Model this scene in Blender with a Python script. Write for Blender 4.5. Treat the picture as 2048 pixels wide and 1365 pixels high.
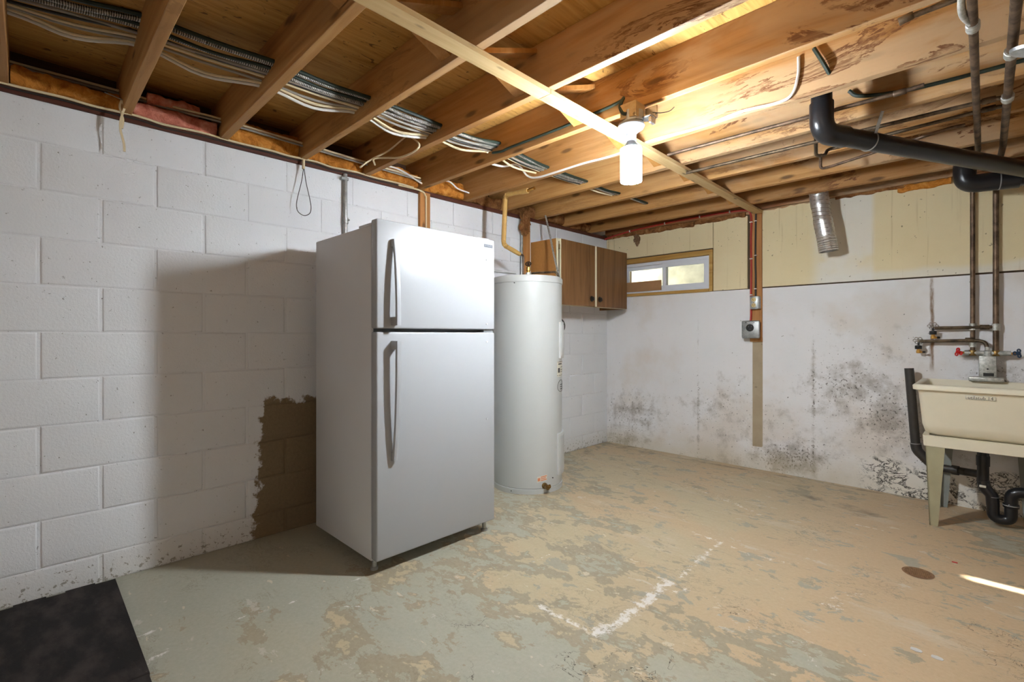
import bpy, bmesh, math, random
from mathutils import Vector, Matrix
from math import sin, cos, pi, radians
random.seed(7)
for o in list(bpy.data.objects): bpy.data.objects.remove(o)
SC = bpy.context.scene; COL = SC.collection

# ------------------------------------------------------------------ camera, world, light, exposure
YAW, F, V0, CAM = 0.78153, 965.0, 670.0, Vector((2.886, -4.347, 1.1337))
cd = bpy.data.cameras.new('camera'); cam = bpy.data.objects.new('camera', cd); COL.objects.link(cam)
cam.location = CAM; cam.rotation_euler = (pi/2, 0, YAW)
cd.sensor_width = 36; cd.lens = F/2048*36; cd.shift_y = -(682.5-V0)/2048; cd.clip_start = 0.02
SC.camera = cam
vs = SC.view_settings
vs.view_transform = 'Standard'; vs.look = 'None'; vs.gamma = 1; vs.use_curve_mapping = False; vs.exposure = 0.20
W = bpy.data.worlds.new('sky'); SC.world = W; W.use_nodes = True
wn = W.node_tree.nodes; wl = W.node_tree.links
sky = wn.new('ShaderNodeTexSky'); sky.sky_type = 'NISHITA'; sky.sun_disc = False; sky.sun_elevation = radians(38); sky.sun_rotation = radians(90)
wl.new(sky.outputs[0], wn['Background'].inputs[0]); wn['Background'].inputs[1].default_value = 0.45
sd = bpy.data.lights.new('sun', 'SUN'); sd.energy = 55; sd.angle = radians(1.2); sd.color = (1, .94, .82)
sun = bpy.data.objects.new('sun', sd); COL.objects.link(sun)
sun.rotation_euler = Vector((-cos(radians(40)), 0.0, -sin(radians(40)))).to_track_quat('-Z', 'Y').to_euler(); sun.location = (9, -1.2, 6)
# added fill light, unseen behind the camera
def point(name, loc, e, col, r=.06):
    d = bpy.data.lights.new(name, 'POINT'); d.energy = e; d.color = col; d.shadow_soft_size = r
    o = bpy.data.objects.new(name, d); o.location = loc; COL.objects.link(o)
point('rear_fill_light', (3.3, -6.6, 1.95), 30, (1, .93, .84))
BULB_E = 550.0

# ------------------------------------------------------------------ pixel to world (measured camera)
FW = Vector((-sin(YAW), cos(YAW), 0)); RT = Vector((cos(YAW), sin(YAW), 0)); UP = Vector((0, 0, 1))
def P(u, v, ax, val):
    d = FW + RT*((u-1024)/F) + UP*((V0-v)/F)
    return CAM + d*((val-CAM[ax])/d[ax])
def proj(p):
    d = Vector(p)-CAM; w = d.dot(FW); return 1024+F*d.dot(RT)/w, V0-F*d.z/w

# ------------------------------------------------------------------ materials
class NT:
    def __init__(s, name):
        s.m = bpy.data.materials.new(name); s.m.use_nodes = True; s.t = s.m.node_tree; s.n = s.t.nodes
        s.b = s.n['Principled BSDF']; s._tc = None
    def new(s, ty, **k):
        o = s.n.new(ty)
        for a, b in k.items(): setattr(o, a, b)
        return o
    def link(s, a, b): s.t.links.new(a, b)
    def put(s, sock, val):
        if hasattr(val, 'is_output'): s.link(val, sock)
        elif isinstance(val, (tuple, list)) and len(val) == 3 and sock.type == 'RGBA': sock.default_value = (*val, 1)
        else: sock.default_value = val
    def obj(s):
        if not s._tc: s._tc = s.new('ShaderNodeTexCoord')
        return s._tc.outputs['Object']
    def pos(s): return s.new('ShaderNodeNewGeometry').outputs['Position']
    def rnd(s, k=20.0):
        i = s.new('ShaderNodeObjectInfo'); return s.math('MULTIPLY', i.outputs['Random'], k)
    def math(s, op, a, b=0.0, clamp=False):
        o = s.new('ShaderNodeMath', operation=op, use_clamp=clamp); s.put(o.inputs[0], a); s.put(o.inputs[1], b); return o.outputs[0]
    def vadd(s, a, b):
        o = s.new('ShaderNodeVectorMath', operation='ADD'); s.put(o.inputs[0], a); s.put(o.inputs[1], b); return o.outputs[0]
    def vmul(s, a, b):
        o = s.new('ShaderNodeVectorMath', operation='MULTIPLY'); s.put(o.inputs[0], a); s.put(o.inputs[1], b); return o.outputs[0]
    def sep(s, a):
        o = s.new('ShaderNodeSeparateXYZ'); s.put(o.inputs[0], a); return o.outputs
    def noise(s, vec, scale, detail=4, rough=.55, dist=0.0):
        o = s.new('ShaderNodeTexNoise'); s.put(o.inputs['Vector'], vec)
        o.inputs['Scale'].default_value = scale; o.inputs['Detail'].default_value = detail; o.inputs['Roughness'].default_value = rough; o.inputs['Distortion'].default_value = dist
        return o.outputs['Fac']
    def vor(s, vec, scale, feature='F1'):
        o = s.new('ShaderNodeTexVoronoi', feature=feature); s.put(o.inputs['Vector'], vec); o.inputs['Scale'].default_value = scale; return o.outputs['Distance']
    def ramp(s, fac, stops):
        o = s.new('ShaderNodeValToRGB'); s.put(o.inputs[0], fac); e = o.color_ramp.elements
        while len(e) < len(stops): e.new(.5)
        for i, (p, c) in enumerate(stops):
            e[i].position = p; e[i].color = (*c, 1) if isinstance(c, tuple) else (c, c, c, 1)
        return o.outputs[0]
    def step(s, fac, a, b):
        o = s.new('ShaderNodeMapRange', interpolation_type='SMOOTHSTEP'); s.put(o.inputs[0], fac); o.inputs[1].default_value = a; o.inputs[2].default_value = b; return o.outputs[0]
    def mix(s, fac, a, b, blend='MIX'):
        o = s.new('ShaderNodeMix', data_type='RGBA', blend_type=blend); s.put(o.inputs[0], fac); s.put(o.inputs[6], a); s.put(o.inputs[7], b); return o.outputs[2]
    def attr(s, name):
        o = s.new('ShaderNodeAttribute', attribute_name=name); return o.outputs['Color']
    def bump(s, h, strength=.3, dist=.01):
        o = s.new('ShaderNodeBump'); o.inputs['Strength'].default_value = strength; o.inputs['Distance'].default_value = dist
        s.put(o.inputs['Height'], h); s.link(o.outputs[0], s.b.inputs['Normal'])
    def out(s, col=None, rough=.6, metal=0.0, spec=.5):
        if col is not None: s.put(s.b.inputs['Base Color'], col)
        s.put(s.b.inputs['Roughness'], rough); s.b.inputs['Metallic'].default_value = metal; s.b.inputs['Specular IOR Level'].default_value = spec
        return s.m
def plain(name, col, rough=.5, metal=0.0, var=.12, scale=18, bump=0.0, spec=.5):
    t = NT(name); n = t.noise(t.obj(), scale, 4)
    c = t.mix(n, tuple(x*(1-var) for x in col), tuple(min(1, x*(1+var)) for x in col))
    if bump: t.bump(t.noise(t.obj(), scale*8, 3), bump, .004)
    return t.out(c, rough, metal, spec)
def wood(name, dark, mid, light, axis=0, stain=0.0, rough=.62, knots=True, kn=1.0):
    t = NT(name); sc = [38.0, 38.0, 38.0]; sc[axis] = 1.6
    v = t.vadd(t.obj(), t.rnd(30)); g = t.noise(t.vmul(v, tuple(sc)), 1.0, 5, .6, .6)
    sc2 = [9.0, 9.0, 9.0]; sc2[axis] = .9
    w = t.noise(t.vmul(v, tuple(sc2)), 1.0, 3, .5, 2.0)
    f = t.math('ADD', t.math('MULTIPLY', g, .55), t.math('MULTIPLY', w, .5))
    c = t.ramp(f, [(.3, dark), (.5, mid), (.72, light)])
    # board-to-board tone
    c = t.mix(t.math('MULTIPLY', t.rnd(1.0), .25), c, dark, 'MULTIPLY')
    if knots:
        sk = [11.0, 11.0, 11.0]; sk[axis] = 3.2
        k = t.vor(t.vmul(v, tuple(sk)), kn); k = t.math('SUBTRACT', 1.0, t.step(k, .07, .20))
        c = t.mix(t.math('MULTIPLY', k, .8), c, tuple(x*.28 for x in dark))
    if stain:
        ss = [5.5, 5.5, 5.5]; ss[axis] = 1.5
        q = t.noise(t.vmul(v, tuple(ss)), 1.0, 7, .68, 1.4)
        x = t.step(t.sep(t.pos())[0], .8, 2.0)
        pale = t.step(t.noise(t.vmul(v, tuple(ss)), .55, 5, .6, .8), .40, .56)
        c = t.mix(t.math('MULTIPLY', t.math('MULTIPLY', pale, x), .72), c, (.50, .35, .205))
        feather = t.step(t.noise(t.vmul(v, tuple(z*9 if k != axis else z*1.5 for k, z in enumerate(ss))), 1.0, 4), .26, .60)
        rim = t.math('MULTIPLY', t.step(q, .538, .552), t.math('SUBTRACT', 1.0, t.step(q, .555, .635)))
        edge = t.math('MULTIPLY', t.math('MULTIPLY', rim, t.math('ADD', .35, t.math('MULTIPLY', feather, .65))), t.step(t.noise(t.vmul(v, tuple(ss)), .7, 3), .44, .56))
        solid = t.step(q, .625, .665)
        m = t.math('MULTIPLY', t.math('MAXIMUM', edge, t.math('MULTIPLY', solid, feather)), t.math('ADD', .25, t.math('MULTIPLY', x, .75)))
        c = t.mix(t.math('MULTIPLY', m, stain), c, (.13, .042, .012))
    t.bump(g, .18, .004)
    return t.out(c, rough, 0, .35)

M = {}
M['joist'] = wood('joist_lumber', (.30, .135, .035), (.45, .225, .07), (.56, .32, .125), 0, stain=.92)
M['strap'] = wood('strapping_pine', (.46, .30, .13), (.60, .42, .20), (.70, .53, .29), 1, kn=1.7)
M['brace'] = wood('brace_lumber', (.34, .15, .035), (.48, .23, .06), (.56, .30, .10), 2)
M['post'] = wood('post_lumber', (.33, .14, .04), (.46, .21, .065), (.54, .28, .10), 2)
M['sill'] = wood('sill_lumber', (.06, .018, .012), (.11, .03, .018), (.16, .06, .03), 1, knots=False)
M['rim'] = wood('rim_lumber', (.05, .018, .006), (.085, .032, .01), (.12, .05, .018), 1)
M['backrim'] = wood('rim_board', (.22, .085, .03), (.33, .14, .05), (.42, .2, .08), 0, stain=.5)
M['casing'] = wood('casing_pine', (.34, .17, .035), (.50, .29, .075), (.62, .41, .13), 0, knots=False)
M['walnut'] = wood('walnut_laminate', (.10, .042, .013), (.205, .095, .032), (.29, .145, .055), 2, rough=.42, knots=False)
M['particle'] = plain('particle_board', (.42, .19, .045), .7, var=.15, scale=60)
M['cardboard'] = plain('cardboard', (.37, .20, .09), .8)
M['cream_edge'] = plain('cream_edge_band', (.80, .72, .52), .5, var=.05)
def plywood():
    t = NT('subfloor_plywood'); v = t.vadd(t.obj(), t.rnd(30))
    g = t.noise(t.vmul(v, (26.0, 2.2, 4.0)), 1.0, 5, .6, 1.6)
    c = t.ramp(g, [(.3, (.38, .19, .04)), (.52, (.53, .285, .075)), (.75, (.62, .37, .115))])
    k = t.noise(t.vmul(v, (22.0, 9.0, 4.0)), 1.0, 2, .5, 2.5)
    c = t.mix(t.math('MULTIPLY', t.step(k, .645, .72), .8), c, (.07, .03, .01))
    t.bump(g, .12, .003); return t.out(c, .65, 0, .3)
M['ply'] = plywood()

def block_paint():
    t = NT('painted_block'); p = t.pos(); s3 = t.sep(p); y, z = s3[1], s3[2]
    n = t.noise(p, 3.0, 4); c = t.mix(n, (.735, .745, .775), (.82, .83, .855))
    big = t.noise(p, 95, 3, .6); pit = t.noise(p, 46, 4, .7)
    pm = t.math('MULTIPLY', t.step(pit, .66, .70), .75); c = t.mix(pm, c, (.16, .14, .12))
    # flaking and dirt by the floor
    low = t.math('SUBTRACT', 1.0, t.step(z, .02, .22))
    fl = t.step(t.math('ADD', t.noise(p, 38, 5, .7), t.math('MULTIPLY', low, .14)), .70, .73)
    c = t.mix(t.math('MULTIPLY', fl, .8), c, (.13, .11, .085))
    c = t.mix(t.math('MULTIPLY', low, .3), c, (.55, .50, .40))
    # patch never painted: bare grey-brown block beside the fridge, ragged brush edge
    e = t.math('MULTIPLY', t.math('SUBTRACT', t.noise(p, 16, 5, .65), .5), .16)
    st = t.math('MULTIPLY', t.math('SUBTRACT', t.noise(t.vmul(p, (1.0, 5.0, 1.0)), 1.6, 2), .5), .10)
    yy = t.math('ADD', t.math('ADD', y, e), t.math('MULTIPLY', z, -.07)); zz = t.math('ADD', t.math('ADD', z, e), st)
    a = t.step(yy, -3.475, -3.455); b = t.math('SUBTRACT', 1.0, t.step(yy, -2.62, -2.58)); h = t.math('SUBTRACT', 1.0, t.step(zz, .755, .775))
    bare = t.math('MULTIPLY', t.math('MULTIPLY', a, b), h)
    bc = t.mix(t.noise(p, 60, 4), (.17, .12, .065), (.26, .19, .11)); c = t.mix(bare, c, bc)
    hgt = t.math('ADD', t.math('MULTIPLY', big, .6), t.math('MULTIPLY', t.step(pit, .62, .70), -.9))
    t.bump(hgt, .5, .006); return t.out(c, .62, 0, .35)
M['block'] = block_paint()
M['mortar'] = M['block']

def backwall():
    t = NT('painted_concrete'); p = t.pos(); s3 = t.sep(p); z = s3[2]; at = t.attr('mask'); r = t.sep(at)
    n = t.noise(p, 2.2, 5); c = t.mix(n, (.735, .73, .745), (.83, .82, .835))
    c = t.mix(t.math('MULTIPLY', t.step(t.noise(p, 1.4, 5), .46, .66), .6), c, (.66, .58, .50))
    # damp bloom and mould: r = density
    d = r[0]
    m1 = t.step(t.math('ADD', t.noise(p, 7, 7, .7), t.math('MULTIPLY', d, .36)), .62, .92); c = t.mix(t.math('MULTIPLY', m1, .75), c, (.27, .235, .20))
    sp = t.step(t.math('ADD', t.noise(p, 55, 4, .65), t.math('MULTIPLY', d, .16)), .69, .73); c = t.mix(t.math('MULTIPLY', sp, .8), c, (.075, .065, .055))
    sp2 = t.step(t.noise(p, 30, 2, .5), .74, .77); c = t.mix(t.math('MULTIPLY', sp2, .7), c, (.12, .10, .085))
    # yellowing at the foot
    low = t.math('SUBTRACT', 1.0, t.step(t.math('ADD', z, t.math('MULTIPLY', n, .12)), .08, .30)); c = t.mix(t.math('MULTIPLY', low, .45), c, (.52, .44, .28))
    # g = flaking paint, b = bare strip / streaks
    w = t.noise(t.vmul(p, (1.0, 1.0, 1.5)), 12, 6, .74, 1.0); c = t.mix(t.math('MULTIPLY', r[1], .6), c, (.80, .76, .67)); fk = t.math('MULTIPLY', t.math('MULTIPLY', t.step(t.math('ABSOLUTE', t.math('SUBTRACT', w, .5)), .036, .016), t.step(t.noise(p, 7, 4), .40, .48)), t.step(r[1], .3, .7))
    c = t.mix(t.math('MULTIPLY', fk, .95), c, (.022, .016, .012))
    bc = t.mix(t.noise(p, 9, 5), (.34, .265, .175), (.46, .375, .26)); bc = t.mix(t.step(t.noise(p, 14, 4), .62, .70), bc, (.12, .09, .06)); c = t.mix(t.step(r[2], .35, .65), c, bc)
    rx = t.math('ABSOLUTE', t.math('ADD', t.math('SUBTRACT', s3[0], 2.602), t.math('MULTIPLY', t.math('SUBTRACT', t.noise(p, 9, 4), .5), .02)))
    rz = t.math('MULTIPLY', t.step(z, .86, .95), t.step(z, 1.54, 1.50)); rm = t.math('MULTIPLY', t.math('MULTIPLY', t.step(rx, .016, .003), rz), t.step(t.noise(t.vmul(p, (30.0, 1.0, 5.0)), 1.0, 5, .7), .28, .6))
    c = t.mix(t.math('MULTIPLY', rm, .95), c, (.20, .10, .035))
    h = t.math('ADD', t.noise(p, 60, 4), t.math('MULTIPLY', fk, -2.0)); t.bump(h, .3, .005)
    return t.out(c, .7, 0, .3)
M['backwall'] = backwall()
def foam():
    t = NT('aged_foam_board'); p = t.pos(); n = t.noise(p, 1.7, 4, .6)
    c = t.mix(n, (.70, .57, .33), (.82, .71, .47))
    x = t.sep(p)
    pw = t.math('MULTIPLY', t.math('MULTIPLY', t.step(x[0], 1.86, 1.98), t.math('SUBTRACT', 1.0, t.step(x[0], 2.26, 2.30))), t.step(t.noise(p, 2.6, 3), .34, .5)); c = t.mix(t.math('MULTIPLY', pw, .7), c, (.80, .78, .74))
    lo = t.math('MULTIPLY', t.math('SUBTRACT', 1.0, t.step(t.math('ADD', x[2], t.math('MULTIPLY', n, .1)), 1.62, 1.67)), t.step(x[0], 1.75, 2.2)); c = t.mix(t.math('MULTIPLY', lo, .6), c, (.78, .76, .72))
    st = t.step(t.noise(t.vmul(p, (30.0, 1.0, 1.2)), 1.0, 3), .60, .72); c = t.mix(t.math('MULTIPLY', st, .28), c, (.42, .29, .13))
    sp = t.step(t.noise(p, 40, 3), .70, .73); c = t.mix(t.math('MULTIPLY', sp, .7), c, (.12, .08, .04))
    t.bump(t.noise(p, 120, 2), .15, .003); return t.out(c, .75, 0, .3)
M['foam'] = foam()

def floor_mat():
    t = NT('worn_painted_concrete'); p = t.pos(); r = t.sep(t.attr('mask'))
    q = t.vmul(p, (.82, 1.25, 1.0))
    n = t.noise(q, 3.6, 10, .64, .25); n2 = t.noise(q, 11, 8, .66, .5); n3 = t.noise(q, 1.3, 4)
    paint = t.mix(t.noise(q, 4, 5), (.33, .325, .25), (.42, .41, .325))
    paint = t.mix(t.math('MULTIPLY', t.step(t.noise(q, 1.9, 5), .48, .66), .6), paint, (.40, .365, .26))
    tan = t.mix(t.noise(t.vmul(p, (.6, 2.2, 1.0)), 4.5, 7, .62), (.42, .345, .205), (.55, .455, .29)); xw = t.step(t.math('ADD', t.sep(p)[0], t.math('MULTIPLY', n3, 1.2)), 1.9, 3.3); tan = t.mix(t.math('MAXIMUM', t.math('MULTIPLY', t.step(n3, .44, .62), .6), t.math('MULTIPLY', xw, .85)), tan, (.54, .365, .205))
    tan = t.mix(t.math('MULTIPLY', t.step(t.noise(t.vmul(p, (.5, 1.7, 1.0)), 3.2, 6, .62), .56, .70), .5), tan, (.60, .53, .42))
    mid = t.mix(t.noise(q, 10, 6), (.27, .225, .145), (.37, .31, .205))
    f = t.math('ADD', t.math('ADD', t.math('MULTIPLY', n, .80), t.math('MULTIPLY', n2, .48)), t.math('MULTIPLY', t.math('SUBTRACT', r[0], .5), .50))
    # three layers: paint / worn undercoat / bare concrete
    a = t.step(f, .722, .712); b = t.step(t.math('ADD', f, t.math('MULTIPLY', t.math('SUBTRACT', t.noise(q, 5, 7, .65), .5), .42)), .650, .638)
    c = t.mix(a, paint, mid); c = t.mix(b, c, tan)
    isl = t.math('MULTIPLY', b, t.step(t.noise(q, 13, 8, .7, .6), .575, .600)); c = t.mix(t.math('MULTIPLY', isl, t.step(t.noise(q, 2.3, 4), .44, .58)), c, mid)
    isl2 = t.math('MULTIPLY', b, t.step(t.noise(t.vadd(q, (7.0, 3.0, 0.0)), 6.5, 8, .68, .4), .585, .597)); c = t.mix(t.math('MULTIPLY', isl2, .85), c, (.31, .295, .235))
    hair = t.math('MULTIPLY', t.step(t.math('ABSOLUTE', t.math('SUBTRACT', t.noise(q, 8, 9, .72, .6), .5)), .012, .003), t.step(t.noise(q, 3.1, 3), .50, .60)); c = t.mix(t.math('MULTIPLY', hair, .7), c, (.19, .15, .09))
    ch = t.step(t.noise(t.vmul(p, (7.0, 14.0, 1.0)), 1.0, 7, .62, .3), .655, .668); c = t.mix(t.math('MULTIPLY', ch, .8), c, (.64, .56, .42))
    fine = t.noise(p, 60, 4, .7); c = t.mix(.16, c, t.mix(fine, (.1, .09, .07), (.95, .9, .8)))
    ef = t.step(t.math('ADD', t.math('MULTIPLY', t.noise(p, 24, 9, .78), 1.5), t.math('MULTIPLY', r[1], .36)), .98, 1.16); c = t.mix(t.math('MULTIPLY', ef, t.math('MULTIPLY', t.step(r[1], .05, .3), .9)), c, (.78, .75, .72))
    di = t.step(t.math('ADD', t.noise(q, 6, 7, .7), t.math('MULTIPLY', r[2], .40)), .66, .98); c = t.mix(t.math('MULTIPLY', di, .75), c, (.13, .105, .075))
    dk = t.step(t.noise(p, 48, 3, .6), .755, .77); c = t.mix(t.math('MULTIPLY', dk, .7), c, (.05, .04, .03))
    ca = t.new('ShaderNodeAttribute', attribute_name='mask').outputs['Alpha']
    ck = t.math('MULTIPLY', t.step(t.math('ABSOLUTE', t.math('SUBTRACT', t.noise(p, 5, 5, .6, .8), .5)), .0045, .0015), t.step(ca, .25, .6)); c = t.mix(t.math('MULTIPLY', ck, .9), c, (.04, .032, .022))
    wht = t.math('MULTIPLY', t.step(t.noise(t.vadd(q, (3.0, 9.0, 0.0)), 5.5, 8, .68, .3), .635, .66), .55); c = t.mix(wht, c, (.60, .56, .49))
    h = t.math('ADD', t.math('MULTIPLY', b, -.5), t.math('MULTIPLY', t.noise(p, 45, 5), .5)); t.bump(h, .25, .004)
    return t.out(c, .5, 0, .3)
M['floor'] = floor_mat()

def enamel(name, col, rough=.28, peel=.05):
    t = NT(name); t.bump(t.noise(t.obj(), 420, 2), peel, .002)
    c = t.mix(t.noise(t.obj(), 4, 3), tuple(x*.97 for x in col), col); return t.out(c, rough, 0, .5)
M['fridge'] = enamel('dimmed_front_enamel', (.39, .40, .42), .27, .16)  # front enamel dimmed in colour against the bulb's glare; cabinet stays white
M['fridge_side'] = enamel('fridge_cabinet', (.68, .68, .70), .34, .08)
M['handle'] = enamel('dimmed_handle_enamel', (.38, .39, .41), .35, .02)  # handle colour dimmed along with the doors against the bulb's glare
M['gasket'] = plain('grey_gasket', (.16, .17, .18), .7)
M['tank'] = enamel('tank_enamel', (.50, .51, .50), .33, .03)
M['white_plastic'] = plain('white_plastic', (.56, .56, .56), .4, var=.03)
M['badge'] = plain('badge_grey', (.12, .13, .15), .4, .0, var=.03); M['badge_text'] = plain('badge_silver', (.30, .32, .35), .4, .0, var=.02)
M['vinyl'] = plain('window_vinyl', (.72, .75, .82), .4, var=.03)
M['abs'] = plain('black_abs', (.012, .012, .014), .28, var=.1, scale=8); M['abs_dull'] = plain('dusty_black_abs', (.03, .026, .023), .5, var=.4, scale=30)
M['absline'] = plain('solvent_line', (.28, .28, .28), .5)
def metal(name, a, b, rough, m=1.0, sc=14):
    t = NT(name); n = t.noise(t.obj(), sc, 6, .65); c = t.mix(t.step(n, .35, .65), a, b); return t.out(c, rough, m)
M['copper'] = metal('tarnished_copper', (.07, .045, .03), (.21, .14, .092), .5, .7)
M['copper_dark'] = metal('dark_copper', (.05, .036, .024), (.17, .12, .075), .5, .7)
M['brass'] = metal('brass', (.60, .33, .08), (.75, .45, .14), .28); M['oldbrass'] = metal('old_brass', (.16, .10, .035), (.35, .23, .09), .4)
M['galv'] = metal('galvanised_steel', (.30, .31, .31), (.50, .51, .50), .45, .8); M['zinc'] = metal('pitted_zinc', (.36, .36, .33), (.58, .58, .54), .5, .55, 60)
M['steel'] = metal('bright_steel', (.55, .56, .58), (.75, .76, .78), .25)
M['alu'] = metal('foil_duct', (.70, .70, .69), (.88, .87, .85), .33, .85, 40)
M['darkiron'] = plain('dark_bronze', (.035, .026, .02), .4, .6); M['black'] = plain('black_plastic', (.012, .012, .012), .4)
M['red'] = plain('red_handle', (.55, .012, .015), .35); M['blue'] = plain('blue_handle', (.015, .045, .10), .4)
M['ivory'] = plain('ivory_bakelite', (.68, .52, .24), .4, var=.05)
M['tub'] = plain('ivory_tub_plastic', (.74, .68, .53), .45, var=.07, scale=6); M['tub_leg'] = plain('tub_leg_paint', (.36, .33, .21), .5, var=.18, scale=9); M['tub_leg2'] = plain('tub_leg_grey', (.25, .26, .24), .5, var=.2)
M['sticker'] = plain('sticker_cream', (.66, .62, .52), .5, var=.03); M['ink'] = plain('print_ink', (.05, .045, .04), .6, var=.02); M['orange_ink'] = plain('orange_print', (.70, .25, .12), .6, var=.1)
M['wire_white'] = plain('white_cable', (.74, .71, .66), .45, var=.06); M['wire_cream'] = plain('cream_cable', (.72, .59, .37), .5, var=.12); M['wire_grey'] = plain('grey_cable', (.30, .27, .23), .5, var=.2)
M['wire_green'] = plain('green_black_cable', (.010, .022, .014), .6, var=.4); M['wire_dark'] = plain('black_cable', (.02, .018, .016), .5, var=.3); M['wire_red'] = plain('red_cable', (.42, .03, .02), .45, var=.2)
def foilcable():
    t = NT('silver_braided_cable'); y = t.sep(t.pos())[1]; w = t.math('SINE', t.math('ADD', t.math('MULTIPLY', y, 900.0), t.math('MULTIPLY', t.noise(t.pos(), 30, 2), 9.0))); n = t.noise(t.pos(), 45, 5, .7)
    c = t.mix(t.step(t.math('ADD', t.math('MULTIPLY', w, .22), n), .32, .72), (.045, .04, .033), (.50, .48, .43)); t.bump(w, .25, .002); return t.out(c, .4, .35)
M['wire_foil'] = foilcable()
M['staple'] = plain('white_staple', (.82, .80, .76), .4, var=.02)
M['wrap'] = plain('tan_pipe_wrap', (.50, .30, .09), .7, var=.25, scale=30, bump=.4)
M['shadepipe'] = plain('painted_white_pipe', (.70, .70, .70), .5, var=.04)
def batt(name, a, b, c3):
    t = NT(name); n = t.noise(t.pos(), 16, 7, .7, .6); c = t.ramp(n, [(.3, a), (.52, b), (.74, c3)]); t.bump(t.noise(t.pos(), 70, 5, .7), .8, .012); return t.out(c, .95, 0, .05)
M['batt'] = batt('amber_fibreglass', (.26, .075, .012), (.64, .25, .045), (.84, .45, .13)); M['batt_pink'] = batt('pink_fibreglass', (.42, .10, .06), (.72, .26, .18), (.85, .45, .34)); M['batt_brown'] = batt('brown_fibreglass', (.10, .04, .015), (.27, .12, .045), (.45, .25, .11))
M['paper'] = batt('torn_backing', (.12, .06, .03), (.24, .14, .08), (.34, .22, .13))
def matfoam():
    t = NT('black_foam_mat'); p = t.pos(); n = t.noise(t.vmul(p, (2.4, 5.0, 1.0)), 2.0, 5, .6)
    c = t.mix(t.step(n, .4, .66), (.014, .0125, .012), (.046, .037, .035)); c = t.mix(t.math('MULTIPLY', t.step(t.noise(p, 130, 2), .74, .78), .6), c, (.16, .14, .12)); t.bump(t.noise(p, 240, 2), .25, .003); return t.out(c, .8, 0, .25)
M['mat'] = matfoam()
M['drain'] = plain('rusted_iron', (.22, .12, .06), .85, .0, var=.55, scale=70)
M['drain_dark'] = plain('drain_dirt', (.07, .04, .022), .9, var=.4, scale=60)
M['stone'] = plain('sunlit_well_wall', (.55, .55, .46), .8, var=.9, scale=3.5); M['gravel'] = plain('gravel', (.35, .33, .28), .9, var=.4, scale=40)
M['core'] = plain('seam_shadow_backing', (.07, .045, .025), .9, var=.3)  # dark brown puts shadow into the gaps between foam boards
M['outerwall'] = plain('plain_wall_paint', (.70, .68, .65), .7, var=.05, scale=3)
M['porcelain'] = plain('lampholder_porcelain', (.26, .265, .28), .35, var=.03)
def emit(name, col, e):
    t = NT(name); t.b.inputs['Base Color'].default_value = (.9, .9, .9, 1); t.b.inputs['Emission Color'].default_value = (*col, 1); t.b.inputs['Emission Strength'].default_value = e; return t.m
M['led_end'] = emit('led_end', (.87, .95, 1.0), BULB_E*3.6)
M['led'] = emit('led_strip', (.87, .95, 1.0), BULB_E); M['lampbody'] = plain('lamp_body', (.07, .073, .078), .4, var=.03)
def glass():
    t = NT('window_glass'); t.b.inputs['Transmission Weight'].default_value = 1; t.b.inputs['IOR'].default_value = 1.1; t.b.inputs['Roughness'].default_value = .06; t.b.inputs['Base Color'].default_value = (.95, .97, .93, 1); return t.m
M['glass'] = glass()

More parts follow.
